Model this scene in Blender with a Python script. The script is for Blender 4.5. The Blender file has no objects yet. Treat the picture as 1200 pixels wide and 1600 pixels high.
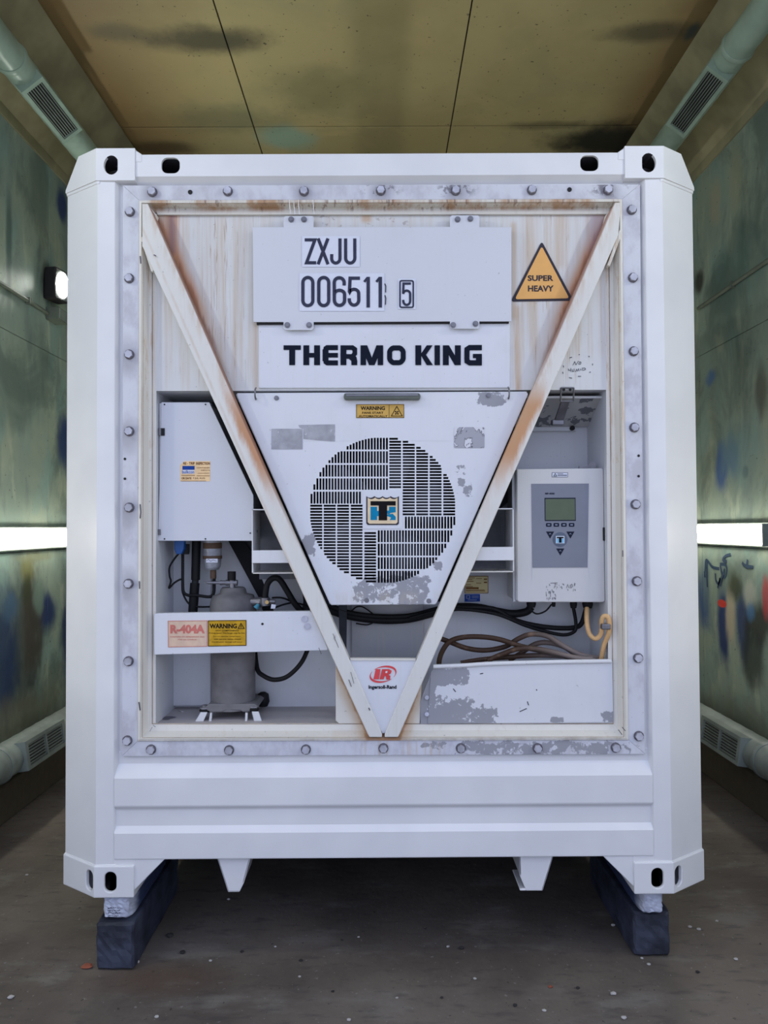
import bpy, bmesh, math, random
from mathutils import Vector, Matrix
random.seed(7)
PI = math.pi
SC = bpy.context.scene
COL = SC.collection

# ------------------------------------------------------------------ camera
F = 1130.0
CAM = Vector((0.0, -2.81, 1.69))
ROT = (Matrix.Rotation(math.radians(-0.15), 3, 'Z') @ Matrix.Rotation(math.radians(90 + 1.22), 3, 'X')
       @ Matrix.Rotation(math.radians(-0.33), 3, 'Z'))
cd = bpy.data.cameras.new('camera')
cd.sensor_fit = 'AUTO'; cd.sensor_width = 36.0; cd.lens = 36.0 * F / 1600.0
cd.clip_start = 0.05; cd.clip_end = 200
cam = bpy.data.objects.new('camera', cd); COL.objects.link(cam)
cam.matrix_world = Matrix.Translation(CAM) @ ROT.to_4x4()
SC.camera = cam

# ------------------------------------------------------------------ world: bright overcast daylight outside the open door
SKY = 1.06
world = bpy.data.worlds.new('sky'); SC.world = world; world.use_nodes = True
bg = world.node_tree.nodes['Background']
bg.inputs['Color'].default_value = (0.62, 0.71, 1.0, 1)
bg.inputs['Strength'].default_value = SKY
SC.view_settings.view_transform = 'Standard'
SC.view_settings.look = 'None'
SC.view_settings.gamma = 1.0
SC.view_settings.use_curve_mapping = False
SC.view_settings.exposure = 0.45
TUBE = 15.0      # strength of the wall battens
FLOOD = 180.0

sd = bpy.data.lights.new('sun', 'SUN'); sd.energy = 4.0; sd.angle = 0.02; sd.color = (1.0, 0.95, 0.86)
sun = bpy.data.objects.new('sun', sd); COL.objects.link(sun); sun.location = (2, 12, 14)
sun.rotation_euler = (math.radians(-42), 0, math.radians(8))      # added behind the building; the sunlit yard bounces light to the ceiling

# ------------------------------------------------------------------ pixel -> world helpers
def ray(px, py):
    return ROT @ Vector(((px - 600.0) / F, -(py - 800.0) / F, -1.0))
def at(px, py, Y=0.0):
    d = ray(px, py); return CAM + d * ((Y - CAM.y) / d.y)
def atx(px, py, X):
    d = ray(px, py); return CAM + d * ((X - CAM.x) / d.x)
def atz(px, py, Z):
    d = ray(px, py); return CAM + d * ((Z - CAM.z) / d.z)
def rc(x0, y0, x1, y1, Y=0.0):
    a, b, c, d = at(x0, y0, Y), at(x1, y0, Y), at(x1, y1, Y), at(x0, y1, Y)
    return (a.x + d.x) / 2, (b.x + c.x) / 2, (c.z + d.z) / 2, (a.z + b.z) / 2   # X0 X1 Z0 Z1

# ------------------------------------------------------------------ node graph helper
def lin(c):
    return tuple((v / 12.92 if v <= 0.04045 else ((v + 0.055) / 1.055) ** 2.4) for v in c)
def rgb(r, g, b):
    return lin((r / 255, g / 255, b / 255))
class G:
    def __init__(s, name, rough=0.5, metal=0.0, spec=0.5, coat=0.0):
        s.m = bpy.data.materials.new(name); s.m.use_nodes = True
        s.nt = s.m.node_tree; s.b = s.nt.nodes['Principled BSDF']
        s.b.inputs['Roughness'].default_value = rough
        s.b.inputs['Metallic'].default_value = metal
        s.b.inputs['Specular IOR Level'].default_value = spec
        s.b.inputs['Coat Weight'].default_value = coat
        s.b.inputs['Coat Roughness'].default_value = 0.12
        s._p = None
    def n(s, t, **kw):
        x = s.nt.nodes.new(t)
        for k, v in kw.items(): setattr(x, k, v)
        return x
    def put(s, sock, v):
        if isinstance(v, bpy.types.NodeSocket): s.nt.links.new(v, sock)
        elif isinstance(v, (tuple, list)):
            sock.default_value = tuple(v) + ((1,) if len(v) == 3 and len(sock.default_value) == 4 else ())
        else: sock.default_value = v
    def pos(s):
        if s._p is None:
            g = s.n('ShaderNodeNewGeometry'); x = s.n('ShaderNodeSeparateXYZ')
            s.nt.links.new(g.outputs['Position'], x.inputs[0])
            s._p = (g.outputs['Position'], x.outputs[0], x.outputs[1], x.outputs[2])
        return s._p
    def op(s, o, a, b=0.0, c=None, clamp=False):
        x = s.n('ShaderNodeMath', operation=o, use_clamp=clamp)
        s.put(x.inputs[0], a); s.put(x.inputs[1], b)
        if c is not None: s.put(x.inputs[2], c)
        return x.outputs[0]
    def mul(s, *a):
        r = a[0]
        for v in a[1:]: r = s.op('MULTIPLY', r, v)
        return r
    def mx(s, *a):
        r = a[0]
        for v in a[1:]: r = s.op('MAXIMUM', r, v)
        return r
    def ss(s, x, a, b):
        n = s.n('ShaderNodeMapRange', interpolation_type='SMOOTHSTEP')
        if a <= b: fr, to = (a, b), (0.0, 1.0)
        else: fr, to = (b, a), (1.0, 0.0)
        s.put(n.inputs['Value'], x)
        n.inputs['From Min'].default_value = fr[0]; n.inputs['From Max'].default_value = fr[1]
        n.inputs['To Min'].default_value = to[0]; n.inputs['To Max'].default_value = to[1]
        return n.outputs['Result']
    def noise(s, scale, vec=(1, 1, 1), detail=4, rough=0.6, off=(0, 0, 0), dist=0.0):
        mp = s.n('ShaderNodeMapping'); s.nt.links.new(s.pos()[0], mp.inputs['Vector'])
        mp.inputs['Scale'].default_value = vec; mp.inputs['Location'].default_value = off
        t = s.n('ShaderNodeTexNoise'); s.nt.links.new(mp.outputs[0], t.inputs['Vector'])
        t.inputs['Scale'].default_value = scale; t.inputs['Detail'].default_value = detail
        t.inputs['Roughness'].default_value = rough; t.inputs['Distortion'].default_value = dist
        return t.outputs['Fac']
    def mix(s, f, a, b):
        x = s.n('ShaderNodeMix', data_type='RGBA'); s.put(x.inputs[0], f); s.put(x.inputs[6], a); s.put(x.inputs[7], b)
        return x.outputs[2]
    def box(s, u0, u1, v0, v1, f=0.01, ax=(1, 3)):
        p = s.pos(); U, V = p[ax[0]], p[ax[1]]
        return s.mul(s.ss(U, u0 - f, u0 + f), s.ss(U, u1 + f, u1 - f), s.ss(V, v0 - f, v0 + f), s.ss(V, v1 + f, v1 - f))
    def pbox(s, x0, y0, x1, y1, Y=0.06, f=0.01):
        r = rc(x0, y0, x1, y1, Y); return s.box(*r, f=f)
    def ell(s, cu, cv, ru, rv, soft=0.35, ax=(1, 3), wob=None):
        p = s.pos(); a = s.op('DIVIDE', s.op('SUBTRACT', p[ax[0]], cu), ru); b = s.op('DIVIDE', s.op('SUBTRACT', p[ax[1]], cv), rv)
        d = s.op('SQRT', s.op('ADD', s.mul(a, a), s.mul(b, b)))
        if wob is not None: d = s.op('ADD', d, s.op('MULTIPLY', s.op('SUBTRACT', wob, 0.5), 1.6))
        return s.ss(d, 1 + soft, 1 - soft)
    def bump(s, h, strength=0.2, dist=0.01):
        x = s.n('ShaderNodeBump'); x.inputs['Strength'].default_value = strength; x.inputs['Distance'].default_value = dist
        s.put(x.inputs['Height'], h); s.nt.links.new(x.outputs[0], s.b.inputs['Normal'])
    def out(s, c, rough=None):
        s.put(s.b.inputs['Base Color'], c)
        if rough is not None: s.put(s.b.inputs['Roughness'], rough)
        return s.m

def flat(name, c, rough=0.5, metal=0.0, var=0.08, coat=0.0, scale=20):
    g = G(name, rough, metal, coat=coat, spec=.08 if name.startswith(('ink', 'key', 'sign_border', 'label', 'logo')) else .35)
    n = g.noise(scale, detail=3)
    return g.out(g.mix(g.ss(n, 0.3, 0.7), tuple(v * (1 - var) for v in c), tuple(min(1, v * (1 + var)) for v in c)))

RUST = (0.36, 0.125, 0.045); ORANGE = (0.60, 0.27, 0.10); TAN = (0.52, 0.40, 0.27); CHIP = (0.30, 0.30, 0.33)

# fresh glossy white of the container frame
g = G('fresh_white_paint', 0.28, coat=0.35)
c = g.mix(g.ss(g.noise(2.2, detail=3), 0.35, 0.65), (0.70, 0.70, 0.71), (0.76, 0.76, 0.765))
g.bump(g.noise(9, detail=2), 0.06, 0.01)
M_NEW = g.out(c)

def dirty_white(name, base=(0.70, 0.70, 0.71), grime=0.25, rough=0.5, extra=None, streak=0.3, cream=0.0):
    g = G(name, rough)
    c = base
    if cream: c = g.mix(cream, c, (0.66, 0.60, 0.48))
    big = g.ss(g.noise(3.5, detail=5, rough=0.65), 0.45, 0.75)
    c = g.mix(g.mul(big, grime), c, (0.46, 0.44, 0.45))
    st = g.ss(g.noise(6, vec=(9, 9, 0.5), detail=4, rough=0.7), 0.52, 0.75)
    c = g.mix(g.mul(st, streak), c, (0.50, 0.43, 0.33))
    sp = g.ss(g.noise(70, detail=2), 0.71, 0.76)
    c = g.mix(g.mul(sp, 0.5), c, (0.22, 0.21, 0.22))
    if extra: c = extra(g, c)
    g.bump(g.noise(14, detail=3), 0.05, 0.01)
    return g.out(c)

def chipnoise(g): return g.noise(30, detail=9, rough=0.70, dist=.3)
def chips(g, c, boxes, Y=0.05, thr=0.5, col=CHIP):
    n = chipnoise(g)
    t = g.ss(n, thr - 0.012, thr + 0.012); t2 = None
    for b in boxes:
        th = (b[4] if len(b) > 4 else thr) + .005
        X0, X1, Z0, Z1 = rc(*b[:4], Y); P = g.pos()
        du = g.op('DIVIDE', g.op('SUBTRACT', P[1], (X0 + X1) / 2), (X1 - X0) / 2); dv = g.op('DIVIDE', g.op('SUBTRACT', P[3], (Z0 + Z1) / 2), (Z1 - Z0) / 2)
        du2 = g.mul(du, du); dv2 = g.mul(dv, dv)
        d = g.op('ADD', g.mul(du2, du2), g.mul(dv2, dv2))
        v = g.op('ADD', n, g.op('MAXIMUM', g.op('MULTIPLY', g.op('SUBTRACT', .75, d), .075), -.6))
        k = g.ss(v, th - 0.01, th + 0.01)
        t2 = k if t2 is None else g.mx(t2, k)
    return g.mix(t2, c, col)

M_UNIT = dirty_white('worn_white_panel', grime=0.18, streak=0.12)
M_PLATE = dirty_white('white_number_plate', base=(0.62, 0.63, 0.67), grime=0.10, streak=0.05, rough=0.4)
M_NAME = dirty_white('white_name_panel', base=(0.68, 0.69, 0.73), grime=0.14, streak=0.08, rough=0.4)
M_CAV = dirty_white('cavity_white', base=(0.60, 0.61, 0.64), grime=0.25, streak=0.18)
M_POCK = dirty_white('pocket_slate', base=(0.13, 0.14, 0.16), grime=0.4, streak=0.3)
M_CAVG = dirty_white('cavity_grey', base=(0.36, 0.37, 0.40), grime=0.3, streak=0.35)
M_FLOORT = dirty_white('grimy_tray_floor', base=(0.40, 0.37, 0.37), grime=0.6, streak=0.1, rough=0.7)

def ex_upper(g, c):
    # vertical rust runs down the upper sheet
    s1 = g.noise(3.2, vec=(9, 1, 0.3), detail=5, rough=0.7, off=(3, 0, 0))
    s2 = g.noise(6, vec=(10, 1, 0.25), detail=3, rough=0.6, off=(9, 0, 2))
    fine = g.mul(g.ss(s2, 0.600, 0.612), g.ss(s2, 0.632, 0.620))
    Y = 0.07
    fade = g.pbox(240, 320, 800, 420, Y, 0.12)
    c = g.mix(g.mul(g.ss(s1, 0.42, 0.70), 0.62, g.mx(g.pbox(250, 330, 400, 600, Y, 0.10), g.mul(fade, .6), g.pbox(800, 330, 945, 560, Y, 0.05))), c, TAN)
    c = g.mix(g.mul(fine, 0.6, g.mx(g.pbox(280, 330, 400, 600, Y, 0.06), g.pbox(800, 330, 900, 600, Y, 0.05))), c, (0.36, 0.24, 0.15))
    a = g.ss(s2, 0.25, 0.55)
    z = lambda y: at(400, y, Y).z
    P = g.pos()
    for (p0, p1, sg, zt0, zt1) in (((243, 335), (360, 600), 1, 330, 520), ((948, 335), (835, 600), -1, 350, 540)):
        A, B = at(*p0, Y), at(*p1, Y); sl = (B.x - A.x) / (B.z - A.z)
        e = g.mul(g.op('SUBTRACT', P[1], g.op('ADD', A.x - sl * A.z, g.op('MULTIPLY', P[3], sl))), sg)
        e = g.op('ADD', e, g.mul(g.op('SUBTRACT', s1, .5), .05))
        lb = g.ss(e, -.075, -.05)
        c = g.mix(g.mul(lb, g.ss(e, .085, .01), g.ss(P[3], z(600), z(470)), .45), c, (0.58, 0.38, 0.22))
        c = g.mix(g.mul(lb, g.ss(e, .05, .0), g.ss(P[3], z(zt1), z(zt1 - 60)), g.ss(P[3], z(zt0), z(zt0 + 50)), .95), c, (0.52, 0.215, 0.085))
        c = g.mix(g.mul(lb, g.ss(e, .022, .004), g.ss(P[3], z(620), z(500)), .8), c, (0.30, 0.12, 0.06))
    c = g.mix(g.mul(g.pbox(256, 325, 284, 440, Y, 0.022), a, 0.9), c, (0.56, 0.28, 0.13))
    c = g.mix(g.mul(g.pbox(265, 325, 276, 400, Y, 0.016), 0.75), c, (0.26, 0.15, 0.16))
    c = g.mix(g.mul(g.pbox(918, 325, 948, 400, Y, 0.03), 0.5), c, (0.42, 0.29, 0.33))
    c = g.mix(g.mul(g.pbox(800, 480, 812, 612, Y, 0.012), g.ss(s1, 0.3, 0.6), 0.8), c, (0.50, 0.32, 0.16))
    c = g.mix(g.mul(g.pbox(798, 350, 806, 500, Y, 0.012), 0.5), c, (0.50, 0.32, 0.16))
    c = g.mix(g.mul(g.pbox(822, 300, 836, 480, Y, 0.03), 0.3), c, (0.50, 0.30, 0.14))
    c = g.mix(g.mul(g.pbox(868, 330, 880, 420, Y, 0.02), 0.35), c, (0.50, 0.30, 0.14))
    c = g.mix(g.mul(g.pbox(565, 322, 580, 350, Y, 0.012), 0.6), c, (0.5, 0.27, 0.10))
    c = g.mix(g.mul(g.pbox(398, 505, 404, 612, Y, 0.012), 0.5), c, (0.50, 0.32, 0.16))
    p = g.ss(g.noise(30, vec=(1, 1, 1.6), detail=5), 0.60, 0.63)
    c = g.mix(g.mul(p, g.pbox(470, 325, 640, 358, Y, 0.02), 0.5), c, (0.25, 0.2, 0.18))
    return c
M_UPPER = dirty_white('rust_streaked_white_sheet', base=(0.66, 0.655, 0.64), grime=0.2, streak=0.35, extra=ex_upper)

def ex_frame(g, c):
    s1 = g.noise(6, vec=(1, 1, 1), detail=5, rough=0.7, off=(1, 4, 0))
    top = g.pbox(240, 312, 965, 330, 0.05, 0.010)
    c = g.mix(g.mul(top, g.ss(g.noise(3, vec=(2, 1, 0.1), detail=5, rough=0.7), 0.42, 0.62), 0.85), c, (0.42, 0.22, 0.09))
    c = g.mix(g.mul(top, g.ss(g.noise(14, vec=(3, 1, 0.3), detail=5, rough=0.7), 0.55, 0.62), 0.7), c, (0.22, 0.13, 0.09))
    l = g.pbox(225, 320, 240, 700, 0.05, 0.012)
    n2 = g.noise(8, vec=(8, 1, 0.6), detail=5, rough=0.7)
    c = g.mix(g.mul(g.ss(n2, 0.5, 0.62), 0.55, g.mx(l, g.pbox(945, 320, 970, 720, 0.05, 0.02))), c, (0.52, 0.30, 0.15))
    b = g.mx(g.pbox(520, 1140, 575, 1160, 0.05, 0.01), g.pbox(622, 1120, 645, 1160, 0.05, 0.01))
    c = g.mix(g.mul(b, 0.15), c, (0.48, 0.30, 0.16))
    P = g.pos(); z = lambda y: at(400, y, .05).z
    for (p0, p1, sg) in (((526, 1042), (577, 1152), -1), ((671, 1042), (622, 1152), 1)):
        A, B = at(*p0, .03), at(*p1, .03); sl = (B.x - A.x) / (B.z - A.z)
        e = g.mul(g.op('SUBTRACT', P[1], g.op('ADD', A.x - sl * A.z, g.op('MULTIPLY', P[3], sl))), sg)
        e = g.op('ADD', e, g.mul(g.op('SUBTRACT', s1, .5), .05))
        lb = g.ss(e, -.075, -.05)
        c = g.mix(g.mul(lb, g.ss(e, .06, .0), g.ss(P[3], z(1020), z(1060)), .7), c, (0.50, 0.32, 0.17))
        c = g.mix(g.mul(lb, g.ss(e, .016, .004), g.ss(P[3], z(1020), z(1060)), .8), c, (0.34, 0.16, 0.07))
    low = g.pbox(215, 1150, 985, 1160, 0.04, 0.006)
    c = g.mix(g.mul(low, g.ss(s1, 0.4, 0.6), 0.6), c, (0.36, 0.30, 0.24))
    return c
M_FRAME = dirty_white('cream_stained_frame', base=(0.70, 0.68, 0.63), grime=0.18, streak=0.25, extra=ex_frame, cream=0.25)

BOLTS = ([(203, 331), (202, 435), (202, 554), (202, 674), (202, 793), (201, 912), (201, 1033), (199, 1157)]
         + [(987, 328), (989, 434), (990, 549), (991, 668), (993, 788), (995, 908), (997, 1028), (998, 1150)]
         + [(238, 300), (356, 299), (475, 299), (595, 298), (712, 298), (831, 297), (950, 297)]
         + [(236, 1171), (358, 1172), (478, 1171), (599, 1169), (720, 1169), (840, 1169), (962, 1168)])
def ex_flange(g, c):
    n = g.noise(7, vec=(1.5, 1, 1), detail=6, rough=0.65, off=(5, 0, 1))
    c = g.mix(g.mul(g.ss(n, 0.42, 0.68), 0.5), c, (0.36, 0.33, 0.38))
    ns = g.noise(30, detail=5, rough=0.7)
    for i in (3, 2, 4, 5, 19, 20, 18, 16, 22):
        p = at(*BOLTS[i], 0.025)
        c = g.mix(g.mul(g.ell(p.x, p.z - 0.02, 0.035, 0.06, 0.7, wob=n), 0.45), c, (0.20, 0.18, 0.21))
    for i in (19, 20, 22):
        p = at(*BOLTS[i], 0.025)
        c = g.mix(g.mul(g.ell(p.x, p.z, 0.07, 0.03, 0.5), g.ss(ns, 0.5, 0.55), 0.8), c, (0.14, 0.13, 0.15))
    c = chips(g, c, [(742, 1160, 775, 1176, .45), (920, 1160, 950, 1176, .45), (720, 1157, 760, 1172, .47), (805, 1157, 900, 1180, .48), (730, 1157, 965, 1180, .52), (660, 1157, 700, 1170, .58)], Y=0.025)
    low = g.mul(g.pbox(560, 1157, 700, 1185, 0.025, 0.03), g.ss(g.noise(5, vec=(9, 1, .5), detail=4), .45, .65), 0.5)
    c = g.mix(low, c, (0.50, 0.36, 0.24))
    return c
M_FLANGE = dirty_white('grimy_bolted_flange', base=(0.62, 0.63, 0.68), grime=0.4, streak=0.08, extra=ex_flange)

def ex_strutL(g, c):
    n = g.noise(6, vec=(5, 1, 0.8), detail=5, rough=0.7)
    # distance from the inner edge of the strut (pixels 241,335 -> 597,1145)
    p = g.pos(); a, b = at(241, 335, 0.015), at(597, 1145, 0.015)
    sl = (b.x - a.x) / (b.z - a.z)
    e = g.op('SUBTRACT', p[1], g.op('ADD', a.x - sl * a.z, g.op('MULTIPLY', p[3], sl)))   # 0 at inner edge, negative outwards
    z = lambda y: at(400, y, 0.015).z
    zone = g.mul(g.ss(p[3], z(800), z(715)), g.ss(p[3], z(575), z(665)), g.ss(g.op('ADD', e, g.op('MULTIPLY', g.op('SUBTRACT', n, .5), .06)), -0.055, -0.022))
    c = g.mix(g.mul(zone, 0.95), c, (0.50, 0.23, 0.10))
    zone = g.mul(g.ss(p[3], z(980), z(560)), g.ss(e, -0.05, 0.0), g.ss(n, .4, .6))
    c = g.mix(g.mul(zone, 0.5), c, (0.50, 0.32, 0.18))
    edge = g.mul(g.ss(e, -0.008, -0.002), g.ss(p[3], z(900), z(700)))
    c = g.mix(g.mul(edge, 0.9), c, (0.22, 0.09, 0.05))
    e2 = g.op('ADD', e, 0.068)
    c = g.mix(g.mul(g.ss(g.op('ABSOLUTE', e2), 0.010, 0.0), g.ss(n, .3, .6), 0.35), c, (0.5, 0.34, 0.2))
    c = g.mix(g.mul(g.ss(g.noise(40, vec=(1, 1, .35), detail=4), .66, .69), g.ss(p[3], z(850), z(950)), .6), c, (0.35, .34, .33))
    return c
def ex_strutR(g, c):
    n = g.noise(6, vec=(5, 1, 0.8), detail=5, rough=0.7, off=(3, 3, 3))
    p = g.pos(); a, b = at(949, 335, 0.015), at(601, 1145, 0.015)
    sl = (b.x - a.x) / (b.z - a.z)
    e = g.op('SUBTRACT', g.op('ADD', a.x - sl * a.z, g.op('MULTIPLY', p[3], sl)), p[1])
    z = lambda y: at(750, y, 0.015).z
    zone = g.mul(g.ss(p[3], z(780), z(700)), g.ss(p[3], z(590), z(640)), g.ss(g.op('ADD', e, g.op('MULTIPLY', g.op('SUBTRACT', n, .5), .07)), -0.070, -0.035))
    c = g.mix(g.mul(zone, 0.95), c, (0.52, 0.25, 0.10))
    zone = g.mul(g.ss(p[3], z(980), z(560)), g.ss(e, -0.06, 0.0), g.ss(n, .4, .6))
    c = g.mix(g.mul(zone, 0.5), c, (0.50, 0.32, 0.18))
    edge = g.mul(g.ss(e, -0.012, -0.004), g.ss(p[3], z(640), z(520)))
    c = g.mix(g.mul(edge, 0.9), c, (0.28, 0.13, 0.08))
    return c
M_STRL = dirty_white('cream_strut_paint_left', base=(0.70, 0.69, 0.66), grime=0.15, streak=0.2, extra=ex_strutL, cream=0.15)
M_STRR = dirty_white('cream_strut_paint_right', base=(0.70, 0.69, 0.66), grime=0.15, streak=0.2, extra=ex_strutR, cream=0.15)

def ex_cover(g, c):
    c = chips(g, c, [(556, 902, 606, 940, .48), (606, 898, 668, 943, .48), (474, 838, 492, 866, .42), (748, 615, 784, 634, .41),
                     (712, 728, 728, 742, .49), (714, 748, 728, 760, .49), (724, 756, 738, 776, .49), (676, 878, 690, 892, .46), (620, 930, 640, 945, .46)], Y=0.055)
    lowstain = g.mul(g.pbox(500, 925, 700, 945, .055, .02), g.ss(g.noise(6, vec=(4, 1, 1)), .45, .7), .3)
    return g.mix(lowstain, c, (0.5, 0.42, 0.30))
M_COVER = dirty_white('chipped_fan_cover', base=(0.69, 0.70, 0.735), grime=0.16, streak=0.06, extra=ex_cover)
def ex_tray(g, c):
    c = chips(g, c, [(652, 1040, 678, 1135, .36), (670, 1046, 726, 1068, .40), (670, 1090, 736, 1138, .455), (738, 1104, 775, 1136, .48), (860, 1120, 880, 1128, .5), (940, 1112, 958, 1128, .46)], Y=0.05)
    return c
M_TRAY = dirty_white('chipped_cable_tray', base=(0.67, 0.68, 0.71), grime=0.14, streak=0.06, extra=ex_tray)

def ex_resid(g, c):
    n = g.noise(18, detail=5, rough=0.6)
    c = g.mix(g.ss(n, .3, .7), (0.29, 0.29, 0.32), (0.42, 0.42, 0.45))
    return g.mix(g.mul(g.ss(g.noise(60, detail=3), .66, .70), .8), c, (0.6, 0.6, 0.63))
M_RESID = dirty_white('grey_sticker_residue', extra=ex_resid)
def ex_resid2(g, c):
    n = g.noise(14, detail=3, rough=0.5, dist=1.5)
    c = g.mix(g.ss(n, .47, .53), (0.66, 0.66, 0.70), (0.36, 0.36, 0.40))
    r = g.op('ABSOLUTE', g.op('SUBTRACT', n, .5))
    return g.mix(g.ss(r, .03, .0), c, (0.12, 0.12, 0.14))
M_RESID2 = dirty_white('torn_sticker_residue', extra=ex_resid2)
def ex_hatch(g, c):
    n = g.noise(14, detail=4, off=(2, 0, 0))
    c = g.mix(g.ss(n, .52, .54), c, (0.14, 0.14, 0.155))
    return c
M_HATCH = dirty_white('peeling_hatch_paint', base=(0.44, 0.43, 0.42), grime=0.4, extra=ex_hatch)

M_LINED = flat('ink_dark_blue', rgb(20, 25, 40), 0.5)
M_NUM = flat('ink_slate', rgb(58, 60, 78), 0.5)
M_INK = flat('ink_black', rgb(24, 22, 24), 0.6)
M_VINYL = flat('pale_vinyl', (0.68, 0.70, 0.78), 0.4, var=0.02)
M_ORG = flat('sign_orange', rgb(230, 172, 98), 0.5, var=0.03)
M_SBLK = flat('sign_border', rgb(62, 58, 66), 0.5)
M_GOLD = flat('label_gold', rgb(204, 164, 88), 0.5)
M_YEL = flat('label_yellow', rgb(196, 152, 42), 0.5, var=0.15, scale=30)
M_PINK = flat('label_faded_pink', rgb(214, 186, 164), 0.6)
M_RED = flat('ink_faded_red', rgb(200, 116, 106), 0.6)
M_REDL = flat('logo_red', rgb(214, 78, 80), 0.5, var=0.1)
M_LAB = flat('inspection_label', rgb(240, 205, 155), 0.6)
M_BRN = flat('ink_brown', rgb(120, 80, 45), 0.6)
M_BLU = flat('label_blue', rgb(35, 70, 150), 0.5)
M_TEAL = flat('logo_teal', rgb(20, 128, 168), 0.5)
M_CREAM = flat('logo_cream', rgb(226, 205, 170), 0.5)
M_BLK = flat('black_rubber', (0.006, 0.006, 0.007), 0.6, var=0.2); M_BLK.node_tree.nodes['Principled BSDF'].inputs['Specular IOR Level'].default_value = .25
M_DARK = flat('dark_slate_sheet', (0.030, 0.034, 0.042), 0.7, var=0.2)
M_VDARK = flat('blackened_interior', (0.006, 0.006, 0.008), 0.8)
M_FAN = flat('fan_blade_dark', (0.016, 0.017, 0.024), 0.4)
M_STEEL = flat('dull_steel', (0.20, 0.195, 0.21), 0.4, metal=0.7, var=0.15)
M_BOLT = flat('grey_zinc_bolt', (0.46, 0.46, 0.52), 0.45, metal=0.35, var=0.25, scale=12)
M_SEAT = flat('bolt_shadow_and_chip', (0.12, 0.11, 0.13), .7)
M_COMP = flat('compressor_grey', (0.15, 0.143, 0.145), 0.6, var=0.25, scale=8)
M_PAD = flat('seam_dark', (0.02, 0.02, 0.022), 0.8)
M_BRASS = flat('brass_fitting', (0.45, 0.30, 0.12), 0.35, metal=0.8)
M_BRONZE = flat('rusty_fitting', (0.10, 0.06, 0.035), 0.6)
M_BLUEP = flat('blue_plastic', rgb(35, 85, 150), 0.4)
M_TEALP = flat('teal_cap', rgb(60, 130, 150), 0.4)
M_HOSEY = flat('tan_hose', rgb(214, 172, 120), 0.45, var=0.12)
M_HANDLE = flat('rubber_handle', (0.10, 0.11, 0.09), 0.3)
M_BOX = dirty_white('controller_housing', base=(0.60, 0.59, 0.58), grime=0.15, streak=0.04, rough=0.45)
M_BEZ = flat('controller_blue_grey', rgb(124, 128, 140), 0.45, var=0.05, scale=6)
M_LCD = flat('lcd_green_grey', rgb(86, 98, 76), 0.35, var=0.04)
M_KEY = flat('key_dark_blue', rgb(34, 38, 54), 0.6)
M_KEYC = flat('key_disc_grey', rgb(96, 104, 120), 0.4)
M_KEYL = flat('key_print_pale', rgb(140, 150, 170), 0.5)
M_LBLU = flat('small_logo_pale_blue', rgb(120, 190, 225), 0.4)
M_PLATEY = flat('data_plate', rgb(178, 165, 118), 0.4, metal=0.2)
# brown cables with pale scuffs
g = G('brown_cable', 0.5)
g.b.inputs['Specular IOR Level'].default_value = .2
c = g.mix(g.ss(g.noise(12, detail=4), .55, .78), (0.050, 0.028, 0.018), (0.20, 0.12, 0.07))
r0 = rc(860, 1000, 960, 1040, 0.12)
c = g.mix(g.mul(g.ss(g.pos()[1], at(800, 1010, .12).x, at(930, 1010, .12).x), .6), c, (0.42, 0.35, 0.32))
M_BROWN = g.out(c)
# peeled foil-ish silver on the filter can
M_SILVER = flat('grey_filter_can', (0.34, 0.35, 0.38), 0.35, metal=0.3, var=0.3)

# concrete floor
g = G('oily_concrete', 0.62, spec=.25)
c = g.mix(g.ss(g.noise(1.1, detail=6, rough=.6), .35, .68), (0.085, 0.071, 0.061), (0.160, 0.136, 0.114))
c = g.mix(g.mul(g.ss(g.noise(2.6, vec=(1, 2.2, 1), detail=5, off=(4, 1, 0)), .52, .72), .7), c, (0.19, 0.175, 0.155))
c = g.mix(g.mul(g.ss(g.noise(8, vec=(1, 3, 1), detail=5), .52, .7), .5), c, (0.055, 0.05, 0.048))
c = g.mix(g.mul(g.ss(g.noise(45, detail=3), .66, .70), .5), c, (0.28, 0.26, 0.25))
c = g.mix(g.mul(g.ss(g.noise(38, detail=3, off=(7, 7, 0)), .67, .71), .7), c, (0.025, 0.023, 0.022))
p = atz(250, 1530, 0)
c = g.mix(g.mul(g.ell(p.x, p.y, .22, .09, .7, ax=(1, 2)), .4), c, (0.10, 0.055, 0.035))
g.bump(g.noise(30, detail=6), 0.25, 0.01)
M_FLOOR = g.out(c, g.op('ADD', g.op('MULTIPLY', g.noise(4, detail=4), .3), .52))

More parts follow.
